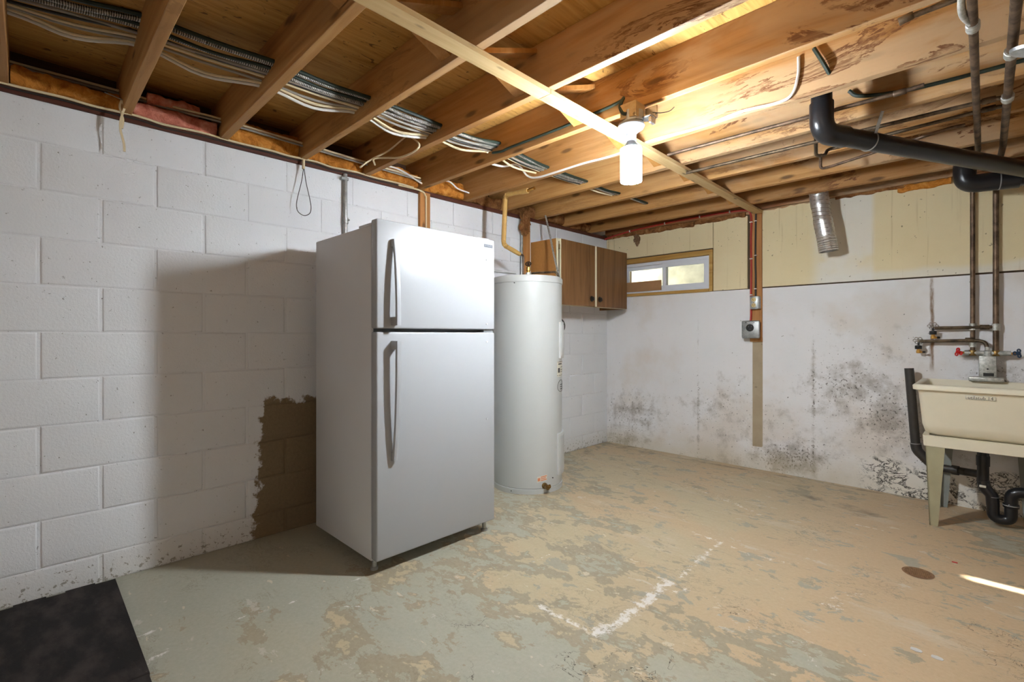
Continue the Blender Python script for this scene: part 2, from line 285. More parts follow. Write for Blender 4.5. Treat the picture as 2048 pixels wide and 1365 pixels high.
# ------------------------------------------------------------------ geometry helpers
class G:
    def __init__(s): s.v = []; s.f = []
    def add(s, vs, fs):
        o = len(s.v); s.v += [tuple(x) for x in vs]; s.f += [tuple(i+o for i in f) for f in fs]; return s
    def box(s, lo, hi):
        x, y, z = lo; X, Y, Z = hi
        return s.add([(x,y,z),(X,y,z),(X,Y,z),(x,Y,z),(x,y,Z),(X,y,Z),(X,Y,Z),(x,Y,Z)], [(0,3,2,1),(4,5,6,7),(0,1,5,4),(1,2,6,5),(2,3,7,6),(3,0,4,7)])
    def bbox(s, lo, hi, r=.005, seg=2):
        bm = bmesh.new(); bmesh.ops.create_cube(bm, size=1)
        for v in bm.verts: v.co = Vector([lo[i]+(v.co[i]+.5)*(hi[i]-lo[i]) for i in range(3)])
        bmesh.ops.bevel(bm, geom=bm.edges[:], offset=r, segments=seg, affect='EDGES', profile=.5)
        bm.verts.index_update(); s.add([v.co[:] for v in bm.verts], [[v.index for v in f.verts] for f in bm.faces]); bm.free(); return s
    def beam(s, a, b, w, h, up=(0,0,1)):
        a = Vector(a); b = Vector(b); d = (b-a).normalized(); u = Vector(up); sd_ = d.cross(u).normalized(); u = sd_.cross(d)
        vs = []
        for p in (a, b):
            for i, j in ((-1,-1),(1,-1),(1,1),(-1,1)): vs.append(p+sd_*(i*w/2)+u*(j*h/2))
        return s.add(vs, [(0,1,2,3),(7,6,5,4),(0,4,5,1),(1,5,6,2),(2,6,7,3),(3,7,4,0)])
    def tube(s, pts, r, n=10, cap=True):
        pts = [Vector(p) for p in pts]; rs = r if isinstance(r, (list, tuple)) else [r]*len(pts)
        t0 = (pts[1]-pts[0]).normalized(); u = t0.orthogonal().normalized(); rings = []
        for i, p in enumerate(pts):
            a = pts[max(i-1, 0)]; b = pts[min(i+1, len(pts)-1)]; t = (b-a).normalized()
            u = (u-t*u.dot(t)).normalized(); w = t.cross(u)
            rings.append([p+u*(cos(2*pi*k/n)*rs[i])+w*(sin(2*pi*k/n)*rs[i]) for k in range(n)])
        return s.loft(rings, cap)
    def loft(s, rings, cap=True, capa=None, capb=None):
        n = len(rings[0]); vs = [p for r in rings for p in r]; fs = []
        for i in range(len(rings)-1):
            for k in range(n): fs.append((i*n+k, i*n+(k+1)%n, (i+1)*n+(k+1)%n, (i+1)*n+k))
        if cap if capa is None else capa: fs.append(tuple(range(n-1, -1, -1)))
        if cap if capb is None else capb: fs.append(tuple(range((len(rings)-1)*n, len(rings)*n)))
        return s.add(vs, fs)
    def lathe(s, prof, c, n=24, axis=(0,0,1), cap=True):
        ax = Vector(axis).normalized(); u = ax.orthogonal().normalized(); w = ax.cross(u); c = Vector(c)
        return s.loft([[c+ax*h+u*(cos(2*pi*k/n)*r)+w*(sin(2*pi*k/n)*r) for k in range(n)] for r, h in prof], cap)
    def cyl(s, a, b, r, n=14): 
        a = Vector(a); b = Vector(b); return s.lathe([(r, 0), (r, (b-a).length)], a, n, b-a)
    def prism(s, pts, z0, z1):
        n = len(pts); return s.add([(x, y, z0) for x, y in pts]+[(x, y, z1) for x, y in pts], [tuple(range(n-1, -1, -1)), tuple(range(n, 2*n))]+[(i, (i+1) % n, n+(i+1) % n, n+i) for i in range(n)])
    def torus(s, c, R, r, axis=(0,0,1), n=20, m=6):
        ax = Vector(axis).normalized(); u = ax.orthogonal().normalized(); w = ax.cross(u); c = Vector(c); vs = []; fs = []
        for i in range(n):
            d = u*cos(2*pi*i/n)+w*sin(2*pi*i/n)
            for j in range(m): vs.append(c+d*(R+r*cos(2*pi*j/m))+ax*(r*sin(2*pi*j/m)))
        for i in range(n):
            for j in range(m): fs.append((i*m+j, ((i+1)%n)*m+j, ((i+1)%n)*m+(j+1)%m, i*m+(j+1)%m))
        return s.add(vs, fs)
def rpath(pts, R=.03, n=5):
    pts = [Vector(p) for p in pts]; out = [pts[0]]
    for a, b, c in zip(pts, pts[1:], pts[2:]):
        d1 = (a-b); d2 = (c-b); k = min(R, d1.length*.49, d2.length*.49); p = b+d1.normalized()*k; q = b+d2.normalized()*k
        for i in range(n+1):
            t = i/n; out.append(p*(1-t)**2+b*2*t*(1-t)+q*t*t)
    out.append(pts[-1]); return out
def smooth(pts, n=6):
    pts = [Vector(p) for p in pts]; out = []; q = [pts[0]*2-pts[1]]+pts+[pts[-1]*2-pts[-2]]
    for i in range(1, len(q)-2):
        a, b, c, d = q[i-1:i+3]
        for k in range(n):
            t = k/n; out.append(.5*((2*b)+(c-a)*t+(2*a-5*b+4*c-d)*t*t+(3*b-a-3*c+d)*t**3))
    out.append(pts[-1]); return out
ORG = {}
def obj(name, g, mat, parent=None, loc=None, ang=38, fix=True, kind=None, label=None):
    """link geometry as ONE mesh object; g is in world coordinates"""
    me = bpy.data.meshes.new(name)
    base = ORG[parent] if parent else Vector(loc if loc else (0, 0, 0))
    me.from_pydata([tuple(Vector(v)-base) for v in g.v], [], g.f)
    if fix:
        bm = bmesh.new(); bm.from_mesh(me); bmesh.ops.recalc_face_normals(bm, faces=bm.faces[:]); bm.to_mesh(me); bm.free()
    me.shade_smooth(); me.set_sharp_from_angle(angle=radians(ang))
    o = bpy.data.objects.new(name, me); COL.objects.link(o); me.materials.append(M[mat] if isinstance(mat, str) else mat)
    if parent: o.parent = parent
    else: o.location = base
    ORG[o] = base
    if kind: o['kind'] = kind
    if label: o['label'] = label
    return o
def tag(o, label, cat, group=None):
    o['label'] = label; o['category'] = cat
    if group: o['group'] = group
    return o
def thing(name, label, cat, loc, group=None):
    o = bpy.data.objects.new(name, None); o.empty_display_size = .05; COL.objects.link(o); o.location = loc; ORG[o] = Vector(loc); return tag(o, label, cat, group)
def inst(name, src, parent, loc):
    o = bpy.data.objects.new(name, src.data); COL.objects.link(o); o.parent = parent; o.location = Vector(loc)-ORG[parent]; ORG[o] = Vector(loc); return o
def text(body, size, mat, parent, M4, name='lettering', extr=.0004):
    c = bpy.data.curves.new('t', 'FONT'); c.body = body; c.size = size; c.extrude = extr; c.align_x = 'CENTER'; c.align_y = 'CENTER'
    t = bpy.data.objects.new('t', c); me = bpy.data.meshes.new_from_object(t); bpy.data.objects.remove(t)
    me.transform(M4); g = G(); g.add([v.co[:] for v in me.vertices], [tuple(p.vertices) for p in me.polygons]); return obj(name, g, mat, parent, fix=False)
def struct(name, g, mat, **k): return obj(name, g, mat, kind='structure', **k)

# ------------------------------------------------------------------ floor
XR, YR = 4.75, -7.4            # right and rear walls
WT = 2.136                     # top of the block wall
JB, JT = 2.166, 2.372          # joist bottom and subfloor
def seg_d(px, py, a, b):
    ax, ay = a; bx, by = b; dx, dy = bx-ax, by-ay; L = dx*dx+dy*dy
    t = max(0, min(1, ((px-ax)*dx+(py-ay)*dy)/L)) if L else 0
    return math.hypot(px-ax-t*dx, py-ay-t*dy)
def fl(*uv): return [tuple(P(u, v, 2, 0)[:2]) for u, v in uv]
effl = [(fl((1070,1210),(1110,1228),(1165,1258)), .022, 1), (fl((1190,1268),(1235,1245),(1290,1205),(1335,1165)), .036, 1.1), (fl((1315,1155),(1345,1170)), .02, .9),
        (fl((1360,1155),(1400,1120),(1440,1085),(1385,1065)), .022, .9), (fl((1440,1085),(1500,1110),(1560,1125)), .03, .6), (fl((985,1168),(1040,1135),(1100,1110)), .012, .8),
        (fl((1380,975),(1450,1000),(1520,1030)), .03, .7), (fl((1300,985),(1380,975)), .04, .5), (fl((1660,1215),(1700,1190)), .06, .6), (fl((1610,1290),(1640,1330)), .05, .6),
        (fl((1715,1050),(1765,1062)), .01, 1), (fl((1350,1185),(1370,1180)), .022, .9), (fl((470,1240),(620,1195)), .007, 1), (fl((620,1215),(720,1213)), .006, .9), (fl((680,1175),(730,1153)), .008, .9),
        (fl((275,1275),(310,1262)), .014, 1), (fl((300,1322),(335,1300)), .03, .8), (fl((600,1345),(700,1340)), .09, .35), (fl((1500,1245),(1510,1260)), .09, .5)]
dirt = [(fl((940,1245),(970,1262)), .02, .9), (fl((1640,1000),(1720,1025)), .14, .75), (fl((1560,985),(1640,1000)), .10, .5), (fl((1140,970),(1180,975)), .08, .5), (fl((1215,888),(1290,905)), .12, .6), (fl((1215,888),(1130,925)), .07, .6),
        (fl((1290,905),(1850,1003)), .035, .75), (fl((620,1247),(625,1250)), .02, .5), (fl((1500,1290),(1650,1230)), .06, .25), (fl((1810,1145),(1860,1152)), .09, .35)]
CRK = [(*fl((u, v))[0], r_) for u, v, r_ in ((940,1247,.075),(955,1250,.05),(980,1342,.09),(1010,1345,.06),(1260,1335,.1),(1310,1318,.08),(1985,1270,.1),(1992,1310,.1),(1480,1225,.06),(1150,1330,.08))]
PATCH = [(*fl((u, v))[0], r_, s_) for u, v, r_, s_ in ((1560,1290,.22,.50),(1480,1345,.22,.50),(1650,1330,.16,.42),(1330,1345,.2,.40),(1100,1340,.28,.40),(900,1250,.22,.22),(1230,1130,.16,.30),(1330,1210,.14,.30),(2035,1095,.13,.62),(1985,1078,.09,.40),(1700,1000,.10,.32),(1250,1050,.12,.28),(1390,960,.16,.30),(1600,990,.2,.36),(1450,1060,.12,.28),(1620,1200,.16,.26),(1800,1330,.12,.32),(1000,1300,.25,.25),(1760,1235,.10,.22),(1150,980,.12,.32))]
g = G(); msk = []; NX, NY, S = 330, 480, .0155
x0, y0 = -.02, -7.4
NX = int((XR-x0)/S)+1; ys = []; y = -4.9
while y < 0: ys.append(y); y += S
ys = [-7.4]+ys+[0.02]; xs = [x0+i*S for i in range(NX)]+[XR]
for yy in ys:
    for xx in xs:
        g.v.append((xx, yy, 0))
        # paint left: much by the left wall and in front, little in the middle and right
        d = (xx-.55)*.62+(yy+3.1)*.42
        a = .80-.42*max(-.6, min(1.6, d*1.05))
        a += .30*math.exp(-(((xx-2.0)/.55)**2+((yy+3.45)/.22)**2))+.38*math.exp(-(((xx-2.9)/.25)**2+((yy+.55)/.35)**2))+.22*math.exp(-(((xx-1.75)/.8)**2+((yy+.25)/.22)**2))
        for gx, gy, gr_, gs in PATCH: a += .5*gs*math.exp(-((xx-gx)**2+(yy-gy)**2)/gr_**2)
        e = 0
        for pl, w, s_ in effl:
            if abs(xx-pl[0][0]) > 1.0: continue
            for q0, q1 in zip(pl, pl[1:]): e = max(e, s_*math.exp(-(seg_d(xx, yy, q0, q1)/w)**2))
        k = 0
        for pl, w, s_ in dirt:
            for q0, q1 in zip(pl, pl[1:]): k = max(k, s_*math.exp(-(seg_d(xx, yy, q0, q1)/w)**2))
        msk.append((max(0, min(1, a)), min(1, e), k, max(math.exp(-((xx-cx_)**2+(yy-cy_)**2)/cr_**2) for cx_, cy_, cr_ in CRK)))
n = len(xs)
for j in range(len(ys)-1):
    for i in range(n-1): g.f.append((j*n+i, j*n+i+1, (j+1)*n+i+1, (j+1)*n+i))
def paint_mask(o, vals):
    a = o.data.color_attributes.new('mask', 'FLOAT_COLOR', 'POINT'); a.data.foreach_set('color', [c for v in vals for c in v])
floor = struct('floor', g, 'floor', fix=False); paint_mask(floor, msk)

# ------------------------------------------------------------------ left wall of painted concrete blocks
H0, C = .130, .2032
g = G().box((-.2, YR, -.1), (-.006, .2, WT))
wl_ = struct('wall_left', g, 'mortar')
def block_mesh(L, H, gy=.0065, gz=.0024, ch=.007, dep=.04):
    """one block, face towards +x, chamfered arris; vertical joints wider than bed joints"""
    b = G(); y0_, y1_, z0_, z1_ = gy, L-gy, gz, H-gz
    ring = lambda x, i: [(x, y0_+i, z0_+i), (x, y1_-i, z0_+i), (x, y1_-i, z1_-i), (x, y0_+i, z1_-i)]
    b.loft([ring(-dep, 0), ring(-ch*.5, 0), ring(-ch*.12, ch*.45), ring(0, ch*1.1)]); return b
cache = {}
ya = P(78, 672, 0, 0).y
while ya > YR+.5: ya -= .4064
nb = 0
for k in range(-1, 11):
    z0_ = max(0, H0+C*k); z1_ = min(WT, H0+C*(k+1))
    if z1_-z0_ < .03: continue
    yy = ya+(0 if k % 2 == 0 else .2032)-.4064
    while yy < 0:
        a, b = max(yy, -6.3), min(yy+.4064, 0.0); yy += .4064
        if b-a < .04: continue
        key = (round(b-a, 3), round(z1_-z0_, 3))
        loc = (random.uniform(-.0006, .0006), a, z0_)
        if key not in cache: o = obj('concrete_block', G().add([(x+loc[0], y+loc[1], z+loc[2]) for x, y, z in block_mesh(*key).v], block_mesh(*key).f), 'block', wl_); 
        if key not in cache:
            for v in o.data.vertices: v.co -= Vector(loc)
            o.location = Vector(loc); cache[key] = o
        else: inst('concrete_block', cache[key], wl_, loc)
        nb += 1

# ------------------------------------------------------------------ back wall: painted concrete below, foam boards above
WX0, WX1, WZ0, WZ1 = .14, 1.115, 1.535, 1.90
g = G(); mk = []; xs = [-.02+i*.02 for i in range(int((XR+.02)/.02)+2)]; zs = [i*.02 for i in range(77)]; zs[-1] = 1.523
for z in zs:
    for x in xs:
        u, v = proj((x, 0, z)); m = 0
        for (cu, cv, ru, rv, s_) in ((1265,825,60,60,.55),(1520,850,120,70,.35),(1700,770,110,70,.75),(1780,830,90,80,.75),(1750,700,160,60,.4),(1585,915,90,35,.8),(1440,810,80,60,.45),(1830,880,80,60,.5),(1400,930,90,20,.6),(2000,760,90,60,.7),(1240,880,60,25,.5)):
            m = max(m, s_*math.exp(-((u-cu)/ru)**2-((v-cv)/rv)**2))
        m += .25*max(0, 1-z/.9)
        f = max(0, min(1, (x-2.05)/.35))*max(0, min(1, (.27+.03*sin(x*9)-z)/.07)) if x > 2 else 0
        b = 0
        if 1.452 < x < 1.538 and .185 < z < 1.11: b = 1
        dx = min(abs(x-.983), abs(x-1.904))
        if dx < .012 and .05 < z < 1.45: m += .35
        
        mk.append((min(1, m), f, b, 1)); g.v.append((x, -.002 if dx < .011 else 0, z))
n = len(xs)
for j in range(len(zs)-1):
    for i in range(n-1): g.f.append((j*n+i, j*n+i+1, (j+1)*n+i+1, (j+1)*n+i))
wb = struct('wall_back', g, 'backwall', fix=False); paint_mask(wb, mk)
# solid concrete around the window opening, darkened so board gaps read as shadow
g = G()
for lo, hi in (((-.2, .004, -.1), (XR, .25, WZ0)), ((-.2, .004, WZ1), (XR, .25, 2.2)), ((-.2, .004, WZ0), (WX0, .25, WZ1)), ((WX1, .004, WZ0), (XR, .25, WZ1))): g.box(lo, hi)
obj('concrete_core', g, 'core', wb)
rag = random.Random(3)
def foam_panel(x0_, x1_, z0_, z1_, ragged=True):
    pts = [(x0_, z0_), (x1_, z0_)]; k = max(2, int((x1_-x0_)/.03)); top = []
    for i in range(k+1): top.append((x1_+(x0_-x1_)*i/k, z1_+(rag.uniform(-.008, .006) if ragged else 0)))
    pts += top; g = G(); n = len(pts); y0_ = -.014
    g.add([(x, y0_, z) for x, z in pts]+[(x, .004, z) for x, z in pts], [tuple(range(n)), tuple(range(2*n-1, n-1, -1))]+[(i, n+i, n+(i+1) % n, (i+1) % n) for i in range(n)])
    return obj('foam_board', g, 'foam', wb)
for a in ((.026, .087, WZ1+.002, 2.152), (.093, WX1+.005, WZ1+.012, 2.150), (WX1+.009, 1.414, 1.528, 2.155), (1.532, 2.794, 1.533, 2.170), (2.812, 2.898, 1.535, 2.168), (2.918, 4.1, 1.535, 2.168), (.0, .02, WZ1+.002, 2.15), (4.108, XR, 1.535, 2.168)): foam_panel(*a)
# other two walls (out of the picture)
SZ0, SZ1, SY0, SY1 = .95, 1.64, -1.266, -1.236   # unseen slit, added so the sun lays its streak on the floor
g = G()
for lo, hi in (((XR, YR, -.1), (XR+.02, SY0, 2.5)), ((XR, SY1, -.1), (XR+.02, .25, 2.5)), ((XR, SY0, -.1), (XR+.02, SY1, SZ0)), ((XR, SY0, SZ1), (XR+.02, SY1, 2.5))): g.box(lo, hi)
struct('wall_right', g, 'outerwall')
struct('wall_rear', G().box((-.2, YR-.1, -.1), (XR+.1, YR, 2.5)), 'outerwall')

# ------------------------------------------------------------------ ceiling: subfloor, joists, bridging, strapping
ce = struct('ceiling', G().box((-.3, YR-.1, JT+.02), (XR+.1, .3, JT+.06)), 'outerwall')
yy = 0.25
for i, w in enumerate((.62, 1.22, 1.22, 1.22, 1.22, 1.22, 1.22)):
    for xa, xb in ((-.3, 1.46), (1.463, XR+.1)) if i % 2 else ((-.3, 2.62), (2.623, XR+.1)):
        obj('plywood_panel', G().box((xa, yy-w+.003, JT), (xb, yy, JT+.019)), 'ply', ce)
    yy -= w
JY = [-4.435, -4.035, -3.63, -3.215, -2.81, -2.39, -1.975, -1.565, -1.155, -.745, -.335]   # near faces
JALL = [-4.435-.406*k for k in range(7, 0, -1)]+JY
jn = {}
for y in JALL:
    g = G().bbox((-.15, y, JB+random.uniform(-.003, .002)), (XR, y+.039, JT), .002, 1); o = obj('floor_joist', g, 'joist', ce); jn[y] = o
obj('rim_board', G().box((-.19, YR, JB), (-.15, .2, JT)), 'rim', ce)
obj('end_joist', G().bbox((0, -.045, JB+.012), (XR, -.004, JT), .002, 1), 'backrim', ce)
# cross bridging above the strapping line
for i in range(len(JALL)-1):
    a, b = JALL[i]+.039, JALL[i+1]
    if a < -5.6: continue
    xb = 1.410+.004*((i*37) % 3)
    for sgn in (0, 1):
        z0_, z1_ = (JB+.03, JT-.025) if sgn else (JT-.025, JB+.03)
        obj('bridging_brace', G().beam((xb+.068*sgn, a, z0_), (xb+.068*sgn, b, z1_), .060, .019, up=(0, 0, 1)), 'brace', ce)
s0 = P(735, 0, 2, 2.155); 
def xst(y): return 1.553+(1.513-1.553)*(y+3.62)/(3.5)
for y0_, y1_ in ((-6.2, -2.8), (-2.797, -.055)):
    obj('strapping_board', G().beam((xst(y0_), y0_, JB-.012), (xst(y1_), y1_, JB-.012), .068, .020), 'strap', ce)
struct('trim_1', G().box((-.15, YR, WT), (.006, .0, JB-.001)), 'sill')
struct('trim_2', G().box((0.0, -.012, 2.158), (XR, .1, JB+.012)), 'backrim')

# ------------------------------------------------------------------ window in the back wall and the well outside it
def frame(x0_, x1_, z0_, z1_, w, ya_, yb_, g=None):
    g = g or G(); g.box((x0_, ya_, z0_), (x0_+w, yb_, z1_)); g.box((x1_-w, ya_, z0_), (x1_, yb_, z1_)); g.box((x0_+w, ya_, z0_), (x1_-w, yb_, z0_+w)); g.box((x0_+w, ya_, z1_-w), (x1_-w, yb_, z1_)); return g
g = G(); g.box((WX0, -.022, WZ1-.045), (WX1+.004, .20, WZ1)); g.box((WX1-.026, -.022, WZ0-.01), (WX1+.004, .20, WZ1-.045)); g.box((WX0, -.03, WZ0-.012), (WX1-.026, .20, WZ0+.014)); g.box((WX0, 0.0, WZ0), (WX0+.02, .2, WZ1-.045))
win = struct('window_1', g, 'casing')
obj('vinyl_frame', frame(WX0+.02, WX1-.028, WZ0+.016, WZ1-.047, .028, .012, .10), 'vinyl', win)
for nm, xa, xb, ya_ in (('sliding_sash', WX0+.05, .645, .055), ('sliding_sash', .615, WX1-.055, .022)):
    s_ = obj(nm, frame(xa, xb, WZ0+.043, WZ1-.074, .036, ya_, ya_+.028), 'vinyl', win)
    obj('pane', G().box((xa+.034, ya_+.011, WZ0+.077), (xb-.034, ya_+.016, WZ1-.108)), 'glass', s_)
obj('cardboard_strip', G().box((WX0+.022, .000, WZ0+.034), (.612, .010, WZ0+.132)), 'cardboard', win)
g = G().box((-.4, .9, 1.2), (2.2, 1.0, 2.9)); g.box((-.4, .25, 1.2), (-.3, .9, 2.9)); g.box((2.1, .25, 1.2), (2.2, .9, 2.9)); g.box((-.4, .25, 1.2), (2.2, 1.0, 1.42))
well = struct('trim_3', g, 'stone', label='pale sunlit wall of the window well')
gr = random.Random(5); g = G()
for i in range(60): g.lathe([(.001, 0), (.04, .01), (.045, .03), (.02, .05)], (gr.uniform(.0, 1.9), gr.uniform(.3, .85), 1.415), 6)
obj('gravel', g, 'gravel', well, kind='stuff')

# ------------------------------------------------------------------ refrigerator
fr = thing('refrigerator', 'tall white two-door refrigerator with curved handles against the block wall', 'refrigerator', (.4, -2.78, 0))
Y0, Y1 = -3.193, -2.437; XB, XD, XF = .17, .797, .850
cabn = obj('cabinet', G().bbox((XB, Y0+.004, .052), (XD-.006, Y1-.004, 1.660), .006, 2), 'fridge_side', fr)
obj('top_rail', G().bbox((.665, Y0+.006, 1.659), (XD-.004, Y1-.006, 1.671), .003, 1), 'fridge_side', cabn)
obj('hinge_cover', G().bbox((.70, Y1-.11, 1.671), (XD+.03, Y1-.02, 1.688), .005, 2), 'white_plastic', cabn)
obj('door_gasket', G().box((XD-.007, Y0+.016, .08), (XD+.001, Y1-.016, 1.655)), 'gasket', cabn)
obj('kick_plate', G().box((XD-.12, Y0+.03, .03), (XD-.105, Y1-.03, .075)), 'gasket', cabn)
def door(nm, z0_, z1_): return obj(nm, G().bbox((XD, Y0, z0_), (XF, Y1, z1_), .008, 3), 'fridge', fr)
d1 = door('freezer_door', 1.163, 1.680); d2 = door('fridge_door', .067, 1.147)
obj('middle_hinge', G().box((XD-.02, Y1-.075, 1.148), (XF-.012, Y1-.006, 1.162)), 'gasket', fr)
def handle(par, zs, off):
    """flat bowed bar: (z, stand-off) stations from the slim end to the deep end"""
    g = G(); rings = []; yc = -3.104; w = .013
    for (z, s_, th) in zs: rings.append([(XF+s_-th, yc-w, z), (XF+s_, yc-w*.8, z), (XF+s_+.002, yc, z), (XF+s_, yc+w*.8, z), (XF+s_-th, yc+w, z)])
    g.loft(rings); za, zb = zs[0][0], zs[-1][0]; d = 1 if zb > za else -1
    a = zs[0]; g.box((XF-.004, yc-w, min(za, za+d*.035)), (XF+a[1]-.004, yc+w, max(za, za+d*.035)))
    g.box((XF-.004, yc-w, min(zb, zb-d*.04)), (XF+zs[-1][1]-.006, yc+w, max(zb, zb-d*.04)))
    h = obj('handle', g, 'handle', par, ang=30)
def stations(z0_, z1_, s0_, s1_, n=14): 
    r = []
    for i in range(n+1):
        t = i/n; r.append((z0_+(z1_-z0_)*t, s0_+(s1_-s0_)*(1-(1-t)**2.6), .012))
    return r
handle(d1, stations(1.590, 1.178, .022, .052), 0); handle(d2, stations(.532, 1.104, .022, .052), 0)
bd = obj('badge', G().box((XF-.001, -2.518, 1.632), (XF+.002, -2.456, 1.648)), 'badge', d1)
g = G()
for i, w in enumerate((.006, .003, .006, .006, .005, .006)): 
    ya_ = -2.5145+i*.0095; g.box((XF+.002, ya_, 1.636), (XF+.0025, ya_+w, 1.6385)); g.box((XF+.002, ya_, 1.636), (XF+.0025, ya_+.002, 1.6445))
    if i % 2 == 0: g.box((XF+.002, ya_, 1.642), (XF+.0025, ya_+w, 1.6445))
obj('badge_lettering', g, 'badge_text', bd)
for d, zz in ((d1, (1.56, 1.195)), (d2, (1.094, .655))):
    for z in zz: obj('door_plug', G().lathe([(.0055, -.001), (.0055, .0025), (.003, .004)], (XF, -2.500, z), 12, (1, 0, 0)), 'white_plastic', d)
for y in (-3.160, -2.475):
    obj('levelling_leg', G().lathe([(.019, 0), (.019, .012), (.012, .016), (.012, .07)], (.770+.030*(y > -2.6), y, 0), 12), 'galv', fr)
for y in (-3.10, -2.54): obj('rear_roller', G().lathe([(.027, -.012), (.027, .012)], (.24, y, .027), 14, (0, 1, 0)), 'gasket', fr)

# ------------------------------------------------------------------ water heater
TC, TR, TH = Vector((.375, -1.65, 0)), .262, 1.565
wh = thing('water_heater', 'white cylindrical water heater standing in the corner behind the refrigerator', 'water heater', TC)
obj('jacket', G().lathe([(TR-.004, .036), (TR, .040), (TR, 1.518)], TC, 56), 'tank', wh)
obj('base_ring', G().lathe([(TR+.004, 0), (TR+.004, .033), (TR-.004, .036)], TC, 56), 'tank', wh)
cap = obj('top_cap', G().lathe([(TR-.002, 1.512), (TR+.005, 1.514), (TR+.005, 1.548), (TR-.004, TH-.003), (TR-.03, TH), (.001, TH+.008)], TC, 56), 'tank', wh)
def th_at(u, z=.8):
    b = min((abs(proj(TC+Vector((TR*cos(radians(a*.1)), TR*sin(radians(a*.1)), z)))[0]-u), a) for a in range(-900, 385)); return radians(b[1]*.1)
def tz(v, th):
    p = TC+Vector((TR*cos(th), TR*sin(th), 0)); return CAM.z+(V0-v)*(p-CAM).dot(FW)/F
def curved(t0, t1, z0_, z1_, r0, r1, n=8, skew=0):
    rings = []
    for i in range(n+1):
        t = t0+(t1-t0)*i/n; c, s_ = cos(t), sin(t); dz = skew*i/n
        rings.append([TC+Vector((r0*c, r0*s_, z0_+dz)), TC+Vector((r1*c, r1*s_, z0_+dz)), TC+Vector((r1*c, r1*s_, z1_+dz)), TC+Vector((r0*c, r0*s_, z1_+dz))])
    return G().loft(rings)
for va, vb, u0 in ((645, 716, 1118), (862, 942, 1114)):
    t = th_at(u0, 1.0); a_, b_ = t, t+radians(42); ta = radians(36)
    pn = obj('access_panel', curved(a_, b_, tz(vb, ta), tz(va, ta), TR-.002, TR+.014, 12), 'white_plastic', wh)
    obj('panel_rib', curved(a_+.05, b_-.05, tz(vb, ta)+.02, tz(va, ta)-.02, TR+.013, TR+.017, 12), 'white_plastic', pn)
t0 = th_at(1114.5, .9); t1 = radians(52)
lb = obj('rating_label', curved(t0, t1, tz(752, .62), tz(722, .62), TR-.001, TR+.0012), 'sticker', wh)
g = G()
for va, vb, a_, b_ in ((722.5, 724, .04, .9), (726, 728.5, .08, .45), (735, 744, .05, .22), (733, 734, .3, .8), (738, 739.2, .3, .85), (742, 743, .3, .7), (749, 750, .0, .9)):
    q = curved(t0+(t1-t0)*a_, t0+(t1-t0)*b_, tz(vb, .62), tz(va, .62), TR+.001, TR+.0018, 4); g.add(q.v, q.f)
obj('label_print', g, 'ink', lb)
g = G(); ring = []
ts = [t0+.02+(.34)*(.5-.5*cos(a*pi/12)) for a in range(25)]
zc = tz(772, .62)
pts = []
for a in range(24):
    an = 2*pi*a/24; pts.append((t0+.26-.25*cos(an), zc+.050*sin(an)*(1 if sin(an) > 0 else .75)))
g.tube([TC+Vector(((TR+.001)*cos(t), (TR+.001)*sin(t), z)) for t, z in pts]+[TC+Vector(((TR+.001)*cos(pts[0][0]), (TR+.001)*sin(pts[0][0]), pts[0][1]))], .0017, 5)
for i in range(3): q = curved(t0+.2, t0+.42, zc-.02+.016*i, zc-.014+.016*i, TR, TR+.0012, 3); g.add(q.v, q.f)
obj('round_emblem', g, 'ink', wh)
ta, tb = th_at(1074, .2), th_at(1094, .2)
wlb = obj('warning_label', curved(ta, tb, tz(966, ta), tz(955, ta), TR-.001, TR+.0012, 6, .012), 'sticker', wh)
g = G()
for i, (a_, b_) in enumerate(((.06, .3), (.36, .95), (.36, .85), (.36, .95))):
    zz = tz(965, ta)+(.004 if i == 0 else .004+.012*(i-1)); q = curved(ta+(tb-ta)*a_, ta+(tb-ta)*b_, zz+.004*a_, zz+(.022 if i == 0 else .007)+.004*a_, TR+.001, TR+.0018, 4, .01*(b_-a_)); g.add(q.v, q.f)
obj('label_print', g, 'orange_ink', wlb)
tv = th_at(1089, .1); zv = tz(972, tv); dv = Vector((cos(tv), sin(tv), 0)); pv = TC+dv*TR+Vector((0, 0, zv))
dvv = obj('drain_valve', G().lathe([(.022, -.002), (.022, .006), (.014, .010), (.014, .035), (.018, .036), (.018, .05), (.011, .052), (.011, .058)], pv, 14, dv), 'oldbrass', wh)
sdv = Vector((-dv.y, dv.x, 0)); obj('valve_handle', G().lathe([(.005, .01), (.005, .022), (.013, .023), (.013, .030)], pv+dv*.028, 10, sdv), 'oldbrass', dvv)
obj('valve_recess', G().box(tuple(pv+dv*.0015-sdv*.026-Vector((0, 0, .022))-Vector((.001, .001, 0))), tuple(pv+dv*.0015-sdv*.026-Vector((0, 0, .022))+Vector((.001, .001, .001)))), 'black', wh) if False else None
for th, z in ((th_at(1029, 1.54), tz(566, th_at(1029, 1.54))), (th_at(1023, .02), .018), (th_at(1105, .1), .10)):
    d = Vector((cos(th), sin(th), 0)); obj('jacket_screw', G().lathe([(.004, -.002), (.004, .005)], TC+d*(TR+.001)+Vector((0, 0, z)), 8, d), 'darkiron', wh)

